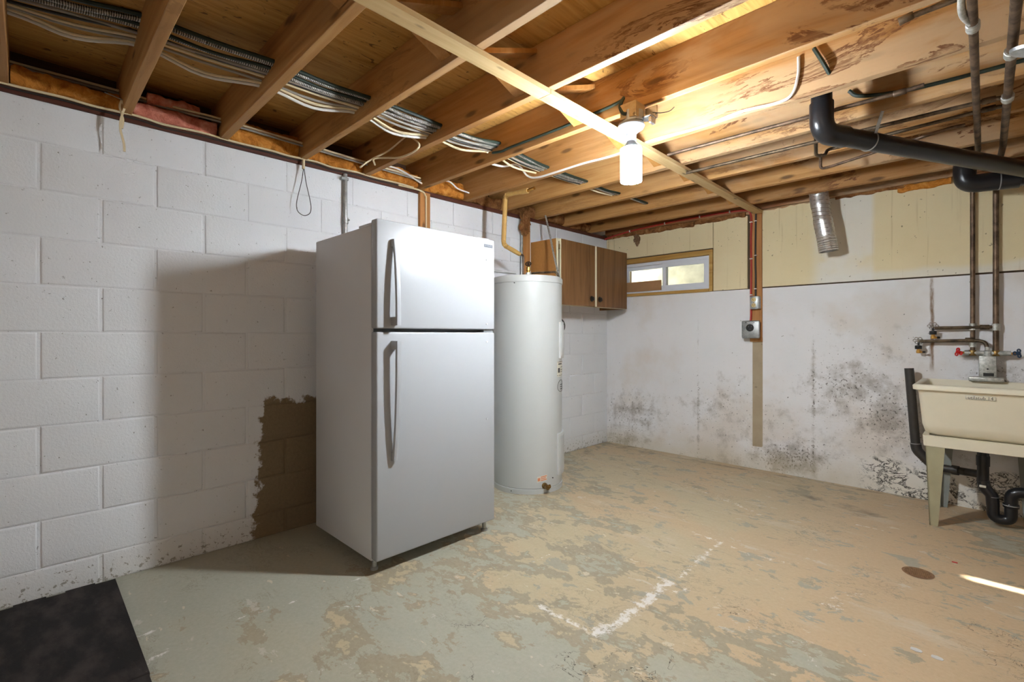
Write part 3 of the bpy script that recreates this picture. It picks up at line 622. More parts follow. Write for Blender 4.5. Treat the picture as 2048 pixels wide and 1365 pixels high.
# plumbing above the heater
rgw = random.Random(2)
def pv_(u, v, y): return P(u, v, 1, y)
a = pv_(1058, 381, -1.90); b = pv_(1011, 390, -1.90); c = pv_(1007, 490, -1.90)
wp = thing('wrapped_pipe', 'tan tape-wrapped pipe dropping from the joist to the water heater', 'pipe', (c.x, c.y, c.z))
e_ = Vector((.36, -1.72, c.z-.045))
wr = rpath([a+Vector((-.01,0,0)), b, c, e_], .035, 8); wr = [q for a1, b1 in zip(wr, wr[1:]) for q in (a1, a1.lerp(b1, .5))]+[wr[-1]]; wr = [q for a1, b1 in zip(wr, wr[1:]) for q in (a1, a1.lerp(b1, .5))]+[wr[-1]]
obj('wrapped_run', G().tube(wr, [.0165+rgw.uniform(-.0022, .0022) for _ in wr], 10), 'wrap', wp)
obj('brass_end', G().cyl(a+Vector((-.02,0,0)), a+Vector((.05, 0, .004)), .011), 'brass', wp)
obj('copper_drop', G().tube(rpath([e_, e_+Vector((.02, .02, -.01)), Vector((.38, -1.70, TH+.0))], .02), .0085, 8), 'copper', wp)
v0 = Vector((.395, -1.66, TH))
hv = thing('shutoff_valve', 'brass shutoff valve with small dark handwheel on top of water heater', 'valve', v0)
obj('valve_body', G().lathe([(.017, 0), (.017, .02), (.011, .024), (.011, .05), (.017, .055), (.017, .078), (.008, .082), (.006, .104)], v0, 12), 'brass', hv)
obj('union_nut', G().lathe([(.021, .022), (.021, .04)], v0, 6), 'zinc', hv)
hc = v0+Vector((.006, -.008, .106)); obj('handwheel', G().torus(hc, .021, .0042, (.55, -.75, .8), 16, 6).lathe([(.007, -.006), (.007, .006)], hc, 8, (.55, -.75, .8)).beam(hc-Vector((.75, .55, 0))*.021, hc+Vector((.75, .55, 0))*.021, .005, .004), 'darkiron', hv)
cpa = Vector((.40, -1.64, TH+.035)); 
cp = obj('copper_pipe', G().tube(rpath([cpa, pv_(1072, 546, -1.60), pv_(1114, 544, -1.56), pv_(1114, 544, -1.56)+Vector((.0, .02, -.06))], .03), .008, 8), 'copper_dark', loc=cpa); tag(cp, 'dark copper pipe running sideways over the water heater top', 'pipe')
fa = Vector((.16, -1.19, 2.16)); fb = pv_(1119, 563, -1.50)
pts = smooth([fa, fa.lerp(fb, .3)+Vector((.0, 0, .012)), fa.lerp(fb, .62), fb+Vector((0, 0, .02)), Vector((fb.x-.01, fb.y, TH-.002))], 14)
fx = obj('flexible_conduit', G().tube(pts, [.0085 if i % 2 else .0070 for i in range(len(pts))], 8), 'zinc', loc=fb); tag(fx, 'thin ribbed metal conduit slanting from joists to water heater', 'conduit')
wpp = obj('wall_pipe', G().cyl((.012, P(985, 545, 0, .012).y-.35, P(1000, 545, 0, .012).z), (.012, P(1031, 545, 0, .012).y, P(1031, 546, 0, .012).z), .011), 'shadepipe', loc=(.012, -1.5, 1.66)); tag(wpp, 'white painted pipe lying along block wall behind water heater', 'pipe')
tw = P(1129, 652, 0, .01)
hw = obj('heater_cord', G().tube(smooth([TC+Vector((r_*cos(radians(a_)), r_*sin(radians(a_)), z_)) for a_, r_, z_ in ((50, .258, 1.257), (47, .276, 1.235), (46, .284, 1.205), (48, .280, 1.172), (52, .258, 1.15))], 5), .006, 7), 'wire_dark', wh)

# ------------------------------------------------------------------ wall cabinet
cb = thing('wall_cabinet', 'wood-grain wall cabinet with two doors and dark knobs beside the window', 'cabinet', (0.0, -.67, 1.385))
CX, CY0, CY1, CZ0, CZ1 = .295, -1.205, -.135, 1.385, 1.948
obj('side_panel', G().box((.002, CY0, CZ0), (CX-.008, CY0+.016, CZ1)), 'particle', cb, label='raw orange particle board side'); obj('side_panel', G().box((.002, CY1-.016, CZ0), (CX, CY1, CZ1)), 'walnut', cb)
obj('bottom_panel', G().box((.002, CY0+.016, CZ0+.03), (CX, CY1-.016, CZ0+.045)), 'particle', cb); obj('top_panel', G().box((.002, CY0+.016, CZ1-.016), (CX, CY1-.016, CZ1)), 'particle', cb); obj('back_panel', G().box((.002, CY0+.016, CZ0+.045), (.008, CY1-.016, CZ1-.016)), 'particle', cb)
g = G(); g.box((CX-.004, CY0, CZ0), (CX+.004, CY0+.022, CZ1)); g.box((CX-.004, -.69, CZ0), (CX+.003, -.64, CZ1)); g.box((CX-.004, CY0+.022, CZ0), (CX+.003, CY1, CZ0+.02)); g.box((CX-.004, CY0+.022, CZ1-.02), (CX+.003, CY1, CZ1))
obj('face_frame', g, 'cream_edge', cb)
for ya_, yb_, ky in ((CY0+.036, -.676, -.728), (-.650, CY1+.003, -.603)):
    d = obj('door', G().bbox((CX+.004, ya_, CZ0+.006), (CX+.020, yb_, CZ1-.002), .0015, 1), 'walnut', cb)
    obj('edge_band', G().box((CX+.0035, ya_-.003, CZ0+.006), (CX+.0215, ya_+.0005, CZ1-.002)), 'cream_edge', d)
    kp = Vector((CX+.020, ky, CZ0+.075))
    k = obj('knob', G().lathe([(.006, 0), (.006, .010), (.017, .014), (.018, .019), (.010, .024), (.001, .025)], kp, 14, (1, 0, 0)), 'darkiron', d)
    obj('knob_backplate', G().prism([(0, 0)]*0 or [(ky+.026*cos(i*pi/6)*(1 if i % 2 else .86), CZ0+.075+.034*sin(i*pi/6)*(1 if i % 2 else .86)) for i in range(12)], 0, .004) if False else G().lathe([(.026, -.001), (.026, .003), (.02, .005)], kp, 12, (1, 0, 0)), 'darkiron', d)
for z in (CZ1-.07, CZ0+.07): obj('hinge', G().box((CX+.004, CY0+.020, z-.022), (CX+.012, CY0+.031, z+.022)), 'oldbrass', cb)

# ------------------------------------------------------------------ things on the block wall
ay = P(690, 400, 0, .015).y
cn = thing('conduit_pipe', 'grey metal conduit standing upright on block wall above refrigerator', 'conduit', (.018, ay, 1.55))
obj('tube', G().cyl((.018, ay, 1.55), (.018, ay, 2.14), .0125), 'galv', cn); obj('coupling', G().lathe([(.019, 0), (.019, .035)], (.018, ay, 1.83), 12), 'galv', cn); obj('set_screw', G().cyl((.03, ay+.008, 1.85), (.045, ay+.014, 1.85), .005, 8), 'galv', cn); obj('strap', G().box((.002, ay-.03, 2.10), (.033, ay+.016, 2.115)), 'galv', cn)
for nm, u0, u1, z0_, lab in (('wall_stud', 839, 859, 1.45, 'short upright wooden strip on block wall right behind the refrigerator top'), ('wall_stud', 1045, 1059, 1.35, 'upright wooden post on block wall behind the water heater')):
    y0_, y1_ = P(u0, 430, 0, .02).y, P(u1, 430, 0, .02).y
    st = obj(nm, G().bbox((.002, y0_, z0_), (.03, y1_, 2.146), .002, 1), 'post', loc=(.01, (y0_+y1_)/2, z0_)); tag(st, lab, 'stud', 'wooden uprights on the block wall')
y0_ = P(851, 430, 0, .03).y
sc = obj('stud_cable', G().tube(smooth([(.03, y0_-.22, 2.152), (.035, y0_-.05, 2.150), (.04, y0_-.008, 2.12), (.037, y0_, 2.05), (.037, y0_, 1.5)], 5), .006, 8), 'wire_cream', loc=(.037, y0_, 1.6)); tag(sc, 'cream cable running down the wooden strip behind the refrigerator', 'cable')
yy = P(1043, 480, 0, .015).y
cn2 = obj('conduit_pipe', G().cyl((.016, yy, 1.3), (.016, yy, 2.12), .012), 'galv', loc=(.016, yy, 1.3)); tag(cn2, 'grey metal conduit beside the wooden post behind the water heater', 'conduit')
rgi = random.Random(11)
def blob(c, r, mat, amp, seed, name, label, cat):
    from mathutils import noise as mn
    bm = bmesh.new(); bmesh.ops.create_icosphere(bm, subdivisions=4, radius=1)
    for v in bm.verts:
        d = v.co.copy(); k = 1+amp*(mn.noise(d*1.7+Vector((seed, 0, 0)))+.6*mn.noise(d*4.3+Vector((0, seed, 0)))+.35*mn.noise(d*9))
        v.co = Vector((c[0]+d.x*r[0]*k, c[1]+d.y*r[1]*k, c[2]+d.z*r[2]*k))
    bm.verts.index_update(); g = G(); g.add([v.co[:] for v in bm.verts], [[v.index for v in f.verts] for f in bm.faces]); bm.free()
    return tag(obj(name, g, mat, loc=c, ang=80), label, cat)
def lump(lo, hi, mat, amp=.02, seed=0, nx=22, label=None, cat='insulation', group=None, name='insulation_batt', sag=0):
    """a soft batt: a closed rounded box with lumps"""
    r = random.Random(seed); bm = bmesh.new(); bmesh.ops.create_cube(bm, size=1); L = [hi[i]-lo[i] for i in range(3)]
    k = L.index(max(L))
    bmesh.ops.subdivide_edges(bm, edges=[e for e in bm.edges if abs((e.verts[0].co-e.verts[1].co)[k]) > .5], cuts=nx, use_grid_fill=True)
    bmesh.ops.subdivide_edges(bm, edges=[e for e in bm.edges if abs((e.verts[0].co-e.verts[1].co)[k]) < .01], cuts=4, use_grid_fill=True)
    from mathutils import noise as mn
    for v in bm.verts:
        q = v.co*2; o2 = [a for i, a in enumerate(q) if i != k]; m = max(abs(o2[0]), abs(o2[1])); l2 = math.hypot(*o2)
        if l2 > 0:
            f = .45+.55*m/l2
            for i in range(3):
                if i != k: v.co[i] *= f if m > .9 else 1
        p = Vector([lo[i]+(v.co[i]+.5)*L[i] for i in range(3)])
        nv = mn.noise_vector((p+Vector((seed*3.1, 0, 0)))*14)*amp+mn.noise_vector((p+Vector((seed*1.7, 5, 0)))*42)*amp*.45
        if abs(q[k]) > .99: nv[k] = 0
        p += nv; p.z -= sag*(1-abs(q[k]))*(.5-v.co.z) if sag else 0
        v.co = p
    g = G(); bm.verts.index_update(); g.add([v.co[:] for v in bm.verts], [[v.index for v in f.verts] for f in bm.faces]); bm.free()
    o = obj(name, g, mat, loc=((lo[0]+hi[0])/2, (lo[1]+hi[1])/2, lo[2]), ang=80)
    if label: tag(o, label, cat, group)
    return o
ordn = ['first', 'second', 'third', 'fourth', 'fifth', 'sixth', 'seventh', 'eighth', 'ninth', 'tenth']
IG = 'fibreglass batts on top of the block wall'
for i in range(len(JY)-1):
    a, b = JY[i]+.043, JY[i+1]-.004
    if i == 1:
        lump((-.13, a, JB+.005), (.028, b-.01, JB+.083), 'batt_pink', .016, 21, label='pink fibreglass batt bulging from second joist bay at left', group=IG)
        lump((-.14, a+.06, JB+.09), (-.01, b-.08, JB+.15), 'batt_pink', .014, 22, label='upper roll of pink fibreglass lying on the pink batt', group=IG)
    else:
        lump((-.13, a, JB+.002), (.012+.012*(i > 3), b, JB+.090+.02*(i % 3)), 'batt' if i < 6 else 'batt_brown', .02, i, label='%s fibreglass batt on wall top, %s joist bay from the left' % ('amber' if i < 6 else 'brown', ordn[i]), group=IG)
blob((.052, P(1050, 440, 0, .05).y, 2.085), (.026, .05, .085), 'batt_brown', .7, 3.3, 'insulation_scrap', 'torn brown insulation hanging over the post behind water heater', 'insulation')
pts = []
# ragged insulation along the head of the back wall
for i, (xa, xb, m, dz) in enumerate(((.02, .45, 'batt_brown', -.012), (.46, .95, 'batt_brown', -.016), (.96, 1.40, 'batt_brown', -.006), (2.05, 2.50, 'batt_brown', .012), (2.42, 2.70, 'batt', -.016))):
    lump((xa, -.036, 2.148+dz), (xb, -.012, 2.185+dz*.3), m, .012, 50+i, nx=30, label='%s along the head of back wall, %s' % (('ragged brown insulation', 'at the corner above the cabinet'), ('ragged brown insulation', 'above the window middle'), ('ragged brown insulation', 'left of the red cable post'), ('thin brown insulation', 'right of foil duct'), ('orange fluffy insulation', 'left of the black elbow'))[i], group='insulation strips along the back wall', name='insulation_strip')
q = P(1274, 480, 1, -.03)
blob((q.x, -.030, q.z+.004), (.026, .014, .046), 'paper', .9, 7.7, 'fluff_clump', 'clump of brown fluff hanging above the window', 'debris')

# ------------------------------------------------------------------ cables
def cable(pts, r, mat, label, group=None, sm=6, n=7, cat='cable', name='cable'):
    p = smooth(pts, sm) if sm else [Vector(x) for x in pts]; m_ = len(p)//2
    o = obj(name, G().tube(p, r, n), mat, loc=p[m_]); return tag(o, label, cat, group)
holes = [(-4.9, (.40, 2.366), (.20, 2.345)), (-4.435, (.47, 2.362), (.28, 2.336)), (-4.035, (.585, 2.355), (.405, 2.318)), (-3.63, (.81, 2.248), (.63, 2.222)), (-3.215, (.835, 2.240), (.675, 2.224)), (-2.81, (.845, 2.232), (.70, 2.212)), (-2.39, (.850, 2.254), (.725, 2.228)), (-1.975, (.865, 2.212), (.75, 2.205)), (-1.565, (.875, 2.214), (.76, 2.208)), (-1.155, (.88, 2.214), (.77, 2.208)), (-.745, (.88, 2.214), (.77, 2.208))]
BG = 'cables strung through the joists'
run = [(0.00, .0085, 'wire_green', 10, 'thick green-black cable, topmost of the bundle through the joists'), (.13, .0095, 'wire_foil', 10, 'silver braided cable near top of the bundle through the joists'),
       (.25, .007, 'wire_green', 9, 'dark green cable directly under the silver braided one'), (.38, .008, 'wire_foil', 8, 'second silver braided cable, middle of the joist bundle'),
       (.50, .006, 'wire_grey', 9, 'dull grey cable in the middle of joist bundle'), (.58, .006, 'wire_dark', 8, 'black cable in the lower half of joist bundle'), (.68, .006, 'wire_cream', 9, 'cream cable beside the black one in joist bundle'),
       (.80, .006, 'wire_grey', 6, 'grey-brown cable low in the joist bundle'), (.90, .0062, 'wire_cream', 7, 'cream cable next to lowest white one in joist bundle'), (1.0, .0068, 'wire_white', 5, 'bright white cable, lowest of the joist bundle')]
for s_, r, m, last, lab in run:
    rr = random.Random(int(s_*100)); pts = []
    for i, (y, h0, h1) in enumerate(holes[:last+1]):
        w_ = min(1.0, max(0.0, s_+(rr.uniform(-.05, .05) if i else 0))); x = h0[0]+(h1[0]-h0[0])*w_; z = h0[1]+(h1[1]-h0[1])*w_+rr.uniform(-.004, .004)
        pts.append((x, y+.02, z))
        if i < last and i > 0:
            y2, a0, a1 = holes[i+1]; x2 = a0[0]+(a1[0]-a0[0])*s_; z2 = a0[1]+(a1[1]-a0[1])*s_
            sg = rr.uniform(.0, .012)+(.018 if s_ > .85 else 0)
            pts.append(((x+x2)/2+rr.uniform(-.012, .012)-(.02 if s_ > .85 else 0), (y+y2)/2+.02, (z+z2)/2-sg))
    cable(pts, r, m, lab, BG, 5)
# white cable to the right of the lamp
cable([(.62, -2.36, 2.225), (.66, -2.2, 2.215), P(1035, 330, 1, -2.06), P(1055, 352, 1, -1.99), P(1075, 355, 1, -1.984), P(1110, 345, 1, -1.984), P(1170, 326, 1, -1.984), P(1230, 310, 1, -1.984), P(1300, 282, 1, -1.984), P(1400, 255, 1, -1.984), P(1480, 224, 1, -1.984), P(1550, 207, 1, -1.984), P(1583, 190, 1, -1.984), P(1596, 150, 1, -1.984), P(1597, 114, 1, -1.984)], .0065, 'wire_white', 'white cable stapled along a joist behind the lit bulb')
cable([P(985, 306, 1, -2.41), P(1005, 302, 1, -2.402), P(1022, 294, 1, -2.40), P(1120, 256, 1, -2.40), P(1200, 222, 1, -2.40), P(1240, 203, 1, -2.41), P(1247, 196, 1, -2.44), P(1243, 205, 1, -2.46), P(1240, 215, 1, -2.46), P(1245, 226, 1, -2.47), P(1253, 228, 1, -2.465)], .0075, 'wire_green', 'dark green cable leading along a joist to the lamp box')
cable([P(1628, 97, 1, -1.99), P(1640, 115, 1, -1.992), P(1652, 135, 1, -1.990), P(1659, 148, 1, -1.97)], .0085, 'wire_green', 'short dark green cable looped over stained joist')
cable([P(1698, 182, 1, -1.585), P(1720, 192, 1, -1.582), P(1800, 183, 1, -1.582), P(1900, 160, 1, -1.582), P(2060, 117, 1, -1.582)], .0085, 'wire_green', 'long dark green cable on joist behind the copper pipes')
# cream loop and pairs beside the wall
cable([P(750, 245, 1, -3.02), P(790, 262, 1, -2.9), P(818, 272, 1, -2.85), P(838, 288, 1, -2.835), P(830, 302, 1, -2.835), P(800, 315, 1, -2.835), P(770, 316, 1, -2.85), P(748, 318, 1, -2.9), P(750, 330, 1, -2.87)], .0055, 'wire_cream', 'loose cream cable looping beneath the bundle')
cable([P(720, 335, 1, -2.98), P(745, 318, 1, -2.9), P(775, 303, 1, -2.84), P(800, 283, 1, -2.83), P(815, 270, 1, -2.835)], .005, 'wire_cream', 'thin cream cable rising to the looped one')
PG = 'cables resting on the wall insulation'
for k, (m, lab, dz, dx) in enumerate((('wire_cream', 'cream cable, upper of the pair above wall insulation', 0, 0), ('wire_grey', 'grey cable, lower of the pair above wall insulation', -.017, .006))):
    cable([(-.118+dx, -4.9, 2.315+dz), (-.11+dx, -4.435, 2.310+dz), (-.06+dx, -4.035, 2.295+dz), (-.01+dx, -3.8, 2.272+dz), (.03+dx, -3.63, 2.262+dz), (.045+dx, -3.215, 2.248+dz), (.05+dx, -2.81, 2.238+dz), (.05+dx, -2.40, 2.230+dz)], .006, m, lab, PG)
cable([(.05, -2.79, 2.237), (.07, -2.6, 2.245), (.06, -2.42, 2.20), (.05, -2.38, 2.195)], .006, 'wire_white', 'white cable bowed over the batt left of the first wall stud')
cable([(.06, -2.36, 2.22), (.10, -2.2, 2.245), (.09, -2.1, 2.215), (.09, -1.99, 2.205)], .0055, 'wire_white', 'white cable curving over insulation right of the first wall stud')
pts = []; yv = -4.9
for i in range(30):
    y = -4.9+i*.085
    if y > P(846, 385, 0, .02).y-.02: break
    pts.append((.016, y, JB+.002+.003*sin(i*1.9)-.003*(i % 5 == 2)))
cable(pts, .0058, 'wire_cream', 'long cream cable stapled along the top of block wall', sm=4)
cable([(x-.004, y, z-.014+.002*sin(y*7)) for x, y, z in pts], .0036, 'wire_dark', 'long dark shadow line along wall top, under the cream cable', sm=4)  # dark strand drawn as the shadow beneath the cream cable
# hanging loops
q0 = P(606, 322, 0, .03)
g = G(); L = [(q0+Vector((0, 0, -.02)))]
lp = [(0, -.03), (-.012, -.12), (-.035, -.22), (-.042, -.27), (-.033, -.305), (0, -.322), (.033, -.305), (.042, -.27), (.035, -.22), (.012, -.12), (0, -.03)]
hw1 = thing('wire_loop', 'thin black wire loop hanging from wall top left of refrigerator', 'wire', q0)
obj('loop', g.tube(smooth([q0+Vector((.012, y, z)) for y, z in lp], 5), .0022, 6), 'wire_dark', hw1)
obj('clip', G().bbox(tuple(q0+Vector((-.002, -.006, -.05))), tuple(q0+Vector((.016, .006, .004))), .002, 1), 'wire_cream', hw1)
q1 = P(243, 200, 0, .07)
st = thing('cloth_strap', 'frayed cream cloth strap hanging from nail at second joist', 'strap', q1)
def ribbon(pts, w, t=.0015):
    r = []
    for p in pts: p = Vector(p); r.append([p+Vector((-t, -w, 0)), p+Vector((t, -w, 0)), p+Vector((t, w, 0)), p+Vector((-t, w, 0))])
    return G().loft(r)
obj('strap_loop', ribbon(smooth([q1+Vector(a) for a in ((0, 0, -.002), (.006, .010, -.03), (.004, .004, -.06), (.004, -.004, -.10), (.004, -.004, -.14), (.004, 0, -.16), (.006, .008, -.20), (.006, .010, -.235))], 4), .0045), 'wire_cream', st)
obj('strap_tail', ribbon(smooth([q1+Vector(a) for a in ((0, 0, -.002), (-.003, -.006, -.03), (-.003, 0, -.06), (.0, .006, -.09), (.0, .002, -.13))], 4), .004), 'wire_cream', st)
obj('nail', G().cyl(q1+Vector((.004, -.06, .012)), q1+Vector((.002, .03, -.004)), .0022, 6), 'galv', st)

# ------------------------------------------------------------------ lamp
LX, LY = 1.732, -2.42
lp_ = thing('bare_lamp', 'lit white tubular lamp in a lampholder hanging from ceiling joists', 'lamp', (LX, LY, 2.06))
obj('mounting_block', G().bbox((LX-.03, LY-.045, 2.098), (LX+.05, LY+.035, JB), .002, 1), 'strap', lp_)
ob = obj('junction_box', G().lathe([(.045, 2.088), (.048, 2.089), (.048, 2.135), (.045, 2.137)], (LX+.01, LY+.0, 0), 8), 'galv', lp_)
bx = Vector((LX+.055, LY+.02, 2.095)); pf = obj('pull_switch_bracket', G().bbox(tuple(bx+Vector((-.01, -.025, 0))), tuple(bx+Vector((.045, .03, .008))), .002, 1).bbox(tuple(bx+Vector((-.01, .022, -.0))), tuple(bx+Vector((.05, .03, .06))), .002, 1).bbox(tuple(bx+Vector((.03, -.02, -.028))), tuple(bx+Vector((.045, .02, .0))), .002, 1), 'steel', lp_)
obj('lampholder', G().lathe([(.030, 2.088), (.056, 2.085), (.060, 2.074), (.055, 2.064), (.034, 2.050), (.024, 2.040), (.022, 2.008)], (LX, LY, 0), 28), 'porcelain', lp_)
tb = obj('lamp_body', G().lathe([(.019, 2.012), (.020, 2.004), (.024, 1.998), (.034, 1.985), (.042, 1.972), (.042, 1.834), (.040, 1.829), (.001, 1.828)], (LX, LY, 0), 24), 'lampbody', lp_)
for k in range(8):
    a = 2*pi*(k+.5)/8; c_ = Vector((LX+cos(a)*.0435, LY+sin(a)*.0435, 1.826)); sd2 = Vector((-sin(a), cos(a), 0))*.0130; n_ = Vector((cos(a), sin(a), 0))*.0018
    z1 = Vector((0, 0, .148)); g = G(); g.loft([[c_-sd2-n_, c_+sd2-n_, c_+sd2+n_, c_-sd2+n_], [c_-sd2-n_+z1, c_+sd2-n_+z1, c_+sd2+n_+z1, c_-sd2+n_+z1]]); obj('led_strip', g, 'led', tb)
obj('end_led', G().lathe([(.034, 1.8275), (.034, 1.8255)], (LX, LY, 0), 24), 'led_end', tb)
cable([(LX+.09, LY+.03, 2.12), (LX+.12, LY+.05, 2.115), (LX+.14, LY+.09, 2.13), (LX+.142, LY+.13, 2.16)], .002, 'wire_dark', 'thin black wire curling from the lamp bracket to the joist', cat='wire', name='wire')

# ------------------------------------------------------------------ post with outlets on the back wall
ps = obj('wall_post', G().bbox((1.436, -.022, 1.075), (1.530, -.001, 2.158), .002, 1), 'post', loc=(1.48, 0, 1.08)); tag(ps, 'upright wooden post on back wall carrying the outlets', 'post')
xr = 1.447
rc = thing('red_cable', 'red cable running along the back wall head and down the post', 'cable', (xr, -.03, 1.26))
hz = [P(u, v, 1, -.052) for u, v in ((1195, 486), (1215, 477), (1260, 463), (1330, 447), (1400, 434), (1460, 424), (1488, 421))]
obj('run', G().tube(smooth(hz+[P(1499, 424, 1, -.04), (xr+.004, -.030, 2.10), (xr, -.030, 1.95), (xr+.003, -.030, 1.7), (xr, -.030, 1.45), (xr+.002, -.030, 1.32), (xr-.003, -.030, 1.24)], 5), .0082, 8), 'wire_red', rc)
for z in (2.085, 1.775, 1.47): obj('staple', G().bbox((xr-.010, -.042, z-.004), (xr+.013, -.023, z+.005), .002, 1), 'staple', rc)
for i in (2, 3, 4, 5): p_ = hz[i]; obj('staple', G().bbox((p_.x-.006, p_.y-.012, p_.z-.010), (p_.x+.004, p_.y+.008, p_.z+.010), .002, 1), 'staple', rc)
bc = thing('black_cable', 'black cable stapled down the post to the small outlet', 'cable', (1.484, -.03, 1.46))
obj('run', G().tube(smooth([(1.487, -.034, 2.15), (1.484, -.030, 2.0), (1.482, -.030, 1.75), (1.485, -.030, 1.6), (1.484, -.031, 1.455)], 5), .0075, 8), 'wire_dark', bc)
for z in (2.09, 1.80, 1.52): obj('staple', G().bbox((1.474, -.041, z-.004), (1.494, -.023, z+.004), .002, 1), 'staple', bc)
o1 = thing('duplex_outlet', 'small metal outlet box with two ivory sockets on the post', 'outlet', (1.482, -.045, 1.40))
x0_, x1_, z0_, z1_ = 1.452, 1.515, 1.347, 1.456
obj('box', G().bbox((x0_+.002, -.068, z0_+.004), (x1_+.008, -.023, z1_-.002), .003, 1), 'galv', o1)
cv = obj('cover_plate', G().bbox((x0_, -.074, z0_), (x1_, -.068, z1_), .003, 2), 'galv', o1)
for dz in (.026, -.022):
    c_ = Vector(((x0_+x1_)/2, -.074, (z0_+z1_)/2+dz)); s_ = obj('socket', G().lathe([(.0175, -.002), (.0175, .003), (.016, .004)], c_, 16, (0, -1, 0)), 'ivory', o1)
    g = G()
    for dx in (-.006, .006): g.box((c_.x+dx-.0014, -.0786, c_.z-.001), (c_.x+dx+.0014, -.0775, c_.z+.007))
    g.lathe([(.0025, 0), (.0025, .001)], c_+Vector((0, -.004, -.007)), 8, (0, -1, 0)); obj('slots', g, 'black', s_)
obj('cover_screw', G().lathe([(.004, 0), (.004, .002)], ((x0_+x1_)/2, -.074, (z0_+z1_)/2+.002), 8, (0, -1, 0)), 'oldbrass', o1)
o2 = thing('dryer_outlet', 'square grey metal outlet box with one round black socket', 'outlet', (1.465, -.05, 1.18))
x0_, x1_, z0_, z1_ = 1.392, 1.530, 1.104, 1.252
obj('box', G().bbox((x0_+.012, -.075, z0_+.01), (x1_-.012, -.023, z1_-.012), .004, 1), 'galv', o2)
obj('cover_plate', G().bbox((x0_, -.082, z0_), (x1_, -.075, z1_), .010, 3), 'galv', o2)
c_ = Vector((1.457, -.082, 1.192)); s_ = obj('socket', G().lathe([(.031, -.002), (.031, .004), (.028, .005), (.026, .002), (.001, .002)], c_, 24, (0, -1, 0)), 'black', o2)
g = G(); g.box((c_.x-.012, -.086, c_.z+.004), (c_.x-.009, -.0835, c_.z+.016)); g.box((c_.x+.009, -.086, c_.z+.004), (c_.x+.012, -.0835, c_.z+.016)); g.box((c_.x-.007, -.086, c_.z-.013), (c_.x+.007, -.0835, c_.z-.010)); obj('slots', g, 'gasket', s_)
for dx in (-.032, .032): obj('cover_screw', G().lathe([(.0045, 0), (.0045, .003)], (c_.x+dx, -.082, 1.236), 8, (0, -1, 0)), 'darkiron', o2)

# ------------------------------------------------------------------ foil duct
da = P(1637, 372, 1, -.22); db = P(1657, 503, 1, -.20); n_ = 44; rings = []
cl = smooth([da+Vector((-.01, -.02, .03)), da+Vector((.0, 0, -.05)), da.lerp(db, .45)+Vector((-.006, -.012, 0)), da.lerp(db, .8), db], 11)
rad = [(.060+(.003 if i % 2 else 0)) for i in range(len(cl))]
for i in range(len(cl)):
    k = i/len(cl)
    if .40 < k < .52: rad[i] *= .90
du = thing('foil_duct', 'crinkled silver foil duct hanging open from back wall joists', 'duct', db)
obj('sleeve', G().tube(cl, rad, 22, cap=False), 'alu', du, ang=25); obj('inner_end', G().lathe([(.054, 0), (.052, -.06), (.001, -.065)], db, 22, (cl[-1]-cl[-2])), 'black', du)
obj('collar', G().cyl(da+Vector((.005, -.03, -.015)), da+Vector((.0, -.03, .07)), .062, 22), 'galv', du); obj('damper_tab', G().bbox(tuple(da+Vector((.055, -.03, -.045))), tuple(da+Vector((.115, .01, -.0))), .006, 2), 'black', du)
obj('wire_spiral', G().tube([cl[0].lerp(cl[-1], 0)]*0 or [cl[min(len(cl)-1, int(i/220*(len(cl)-1)))].lerp(cl[min(len(cl)-1, int(i/220*(len(cl)-1))+1)], (i/220*(len(cl)-1)) % 1)+Vector((cos(i*.7)*.0625, sin(i*.7)*.0625, 0)) for i in range(220)], .0018, 4), 'steel', du)

# ------------------------------------------------------------------ black drain pipes under the joists
E1 = Vector((2.338, -1.79, 2.055)); END = Vector((3.62, 1.0, 0))
dirn = (Vector((3.016, -.46, 2.058))-E1); dirn.z = 0; ZP = 2.055
pe = E1+dirn*1.06; pe.z = ZP-.005
pipe = thing('drain_pipe', 'long black drain pipe slung diagonally under the joists', 'pipe', E1)
d_ = dirn.normalized()
obj('pipe_run', G().tube([E1+d_*.13, pe], .042, 24), 'abs', pipe)
obj('elbow', G().tube(rpath([E1+Vector((0, 0, .135)), E1+Vector((0, 0, .0)), E1+d_*.14], .11, 9), .048, 24), 'abs', pipe)
obj('riser', G().cyl(E1+Vector((0, 0, .10)), E1+Vector((0, 0, .32)), .042, 24), 'abs', pipe)
obj('glue_ring', G().lathe([(.0435, 0), (.0435, .005)], E1+Vector((0, 0, .132)), 24), 'absline', pipe); obj('glue_ring', G().lathe([(.0435, .136), (.0435, .140)], E1, 24, d_), 'absline', pipe)
hg = E1+d_*.30; obj('hanger_strap', G().torus(hg, .044, .0035, d_, 24, 4).beam(hg+Vector((.03, -.03, .02)), hg+Vector((.06, -.06, .105)), .014, .003), 'galv', pipe)
E2 = Vector((2.772, -.33, 2.045))
p2 = thing('drain_elbow', 'thick black drain elbow with stub pipe against back wall head', 'pipe', E2)
obj('elbow', G().tube(rpath([E2+Vector((0, 0, .13)), E2, E2+Vector((.16, .03, -.002))], .12, 9), .053, 24), 'abs', p2)
obj('riser', G().cyl(E2+Vector((0, 0, .1)), E2+Vector((0, 0, .32)), .044, 24), 'abs', p2)
dd = Vector((.16, .03, -.002)).normalized()
obj('coupling', G().lathe([(.050, .15), (.054, .152), (.054, .235), (.050, .237)], E2, 24, dd), 'abs', p2); obj('pipe_run', G().cyl(E2+dd*.2, E2+dd*1.1, .044, 24), 'abs', p2); obj('coupling', G().lathe([(.047, .29), (.049, .292), (.049, .345), (.047, .347)], E2, 24, dd), 'abs', p2)
obj('glue_ring', G().lathe([(.0545, .148), (.0545, .153)], E2, 24, dd), 'absline', p2)

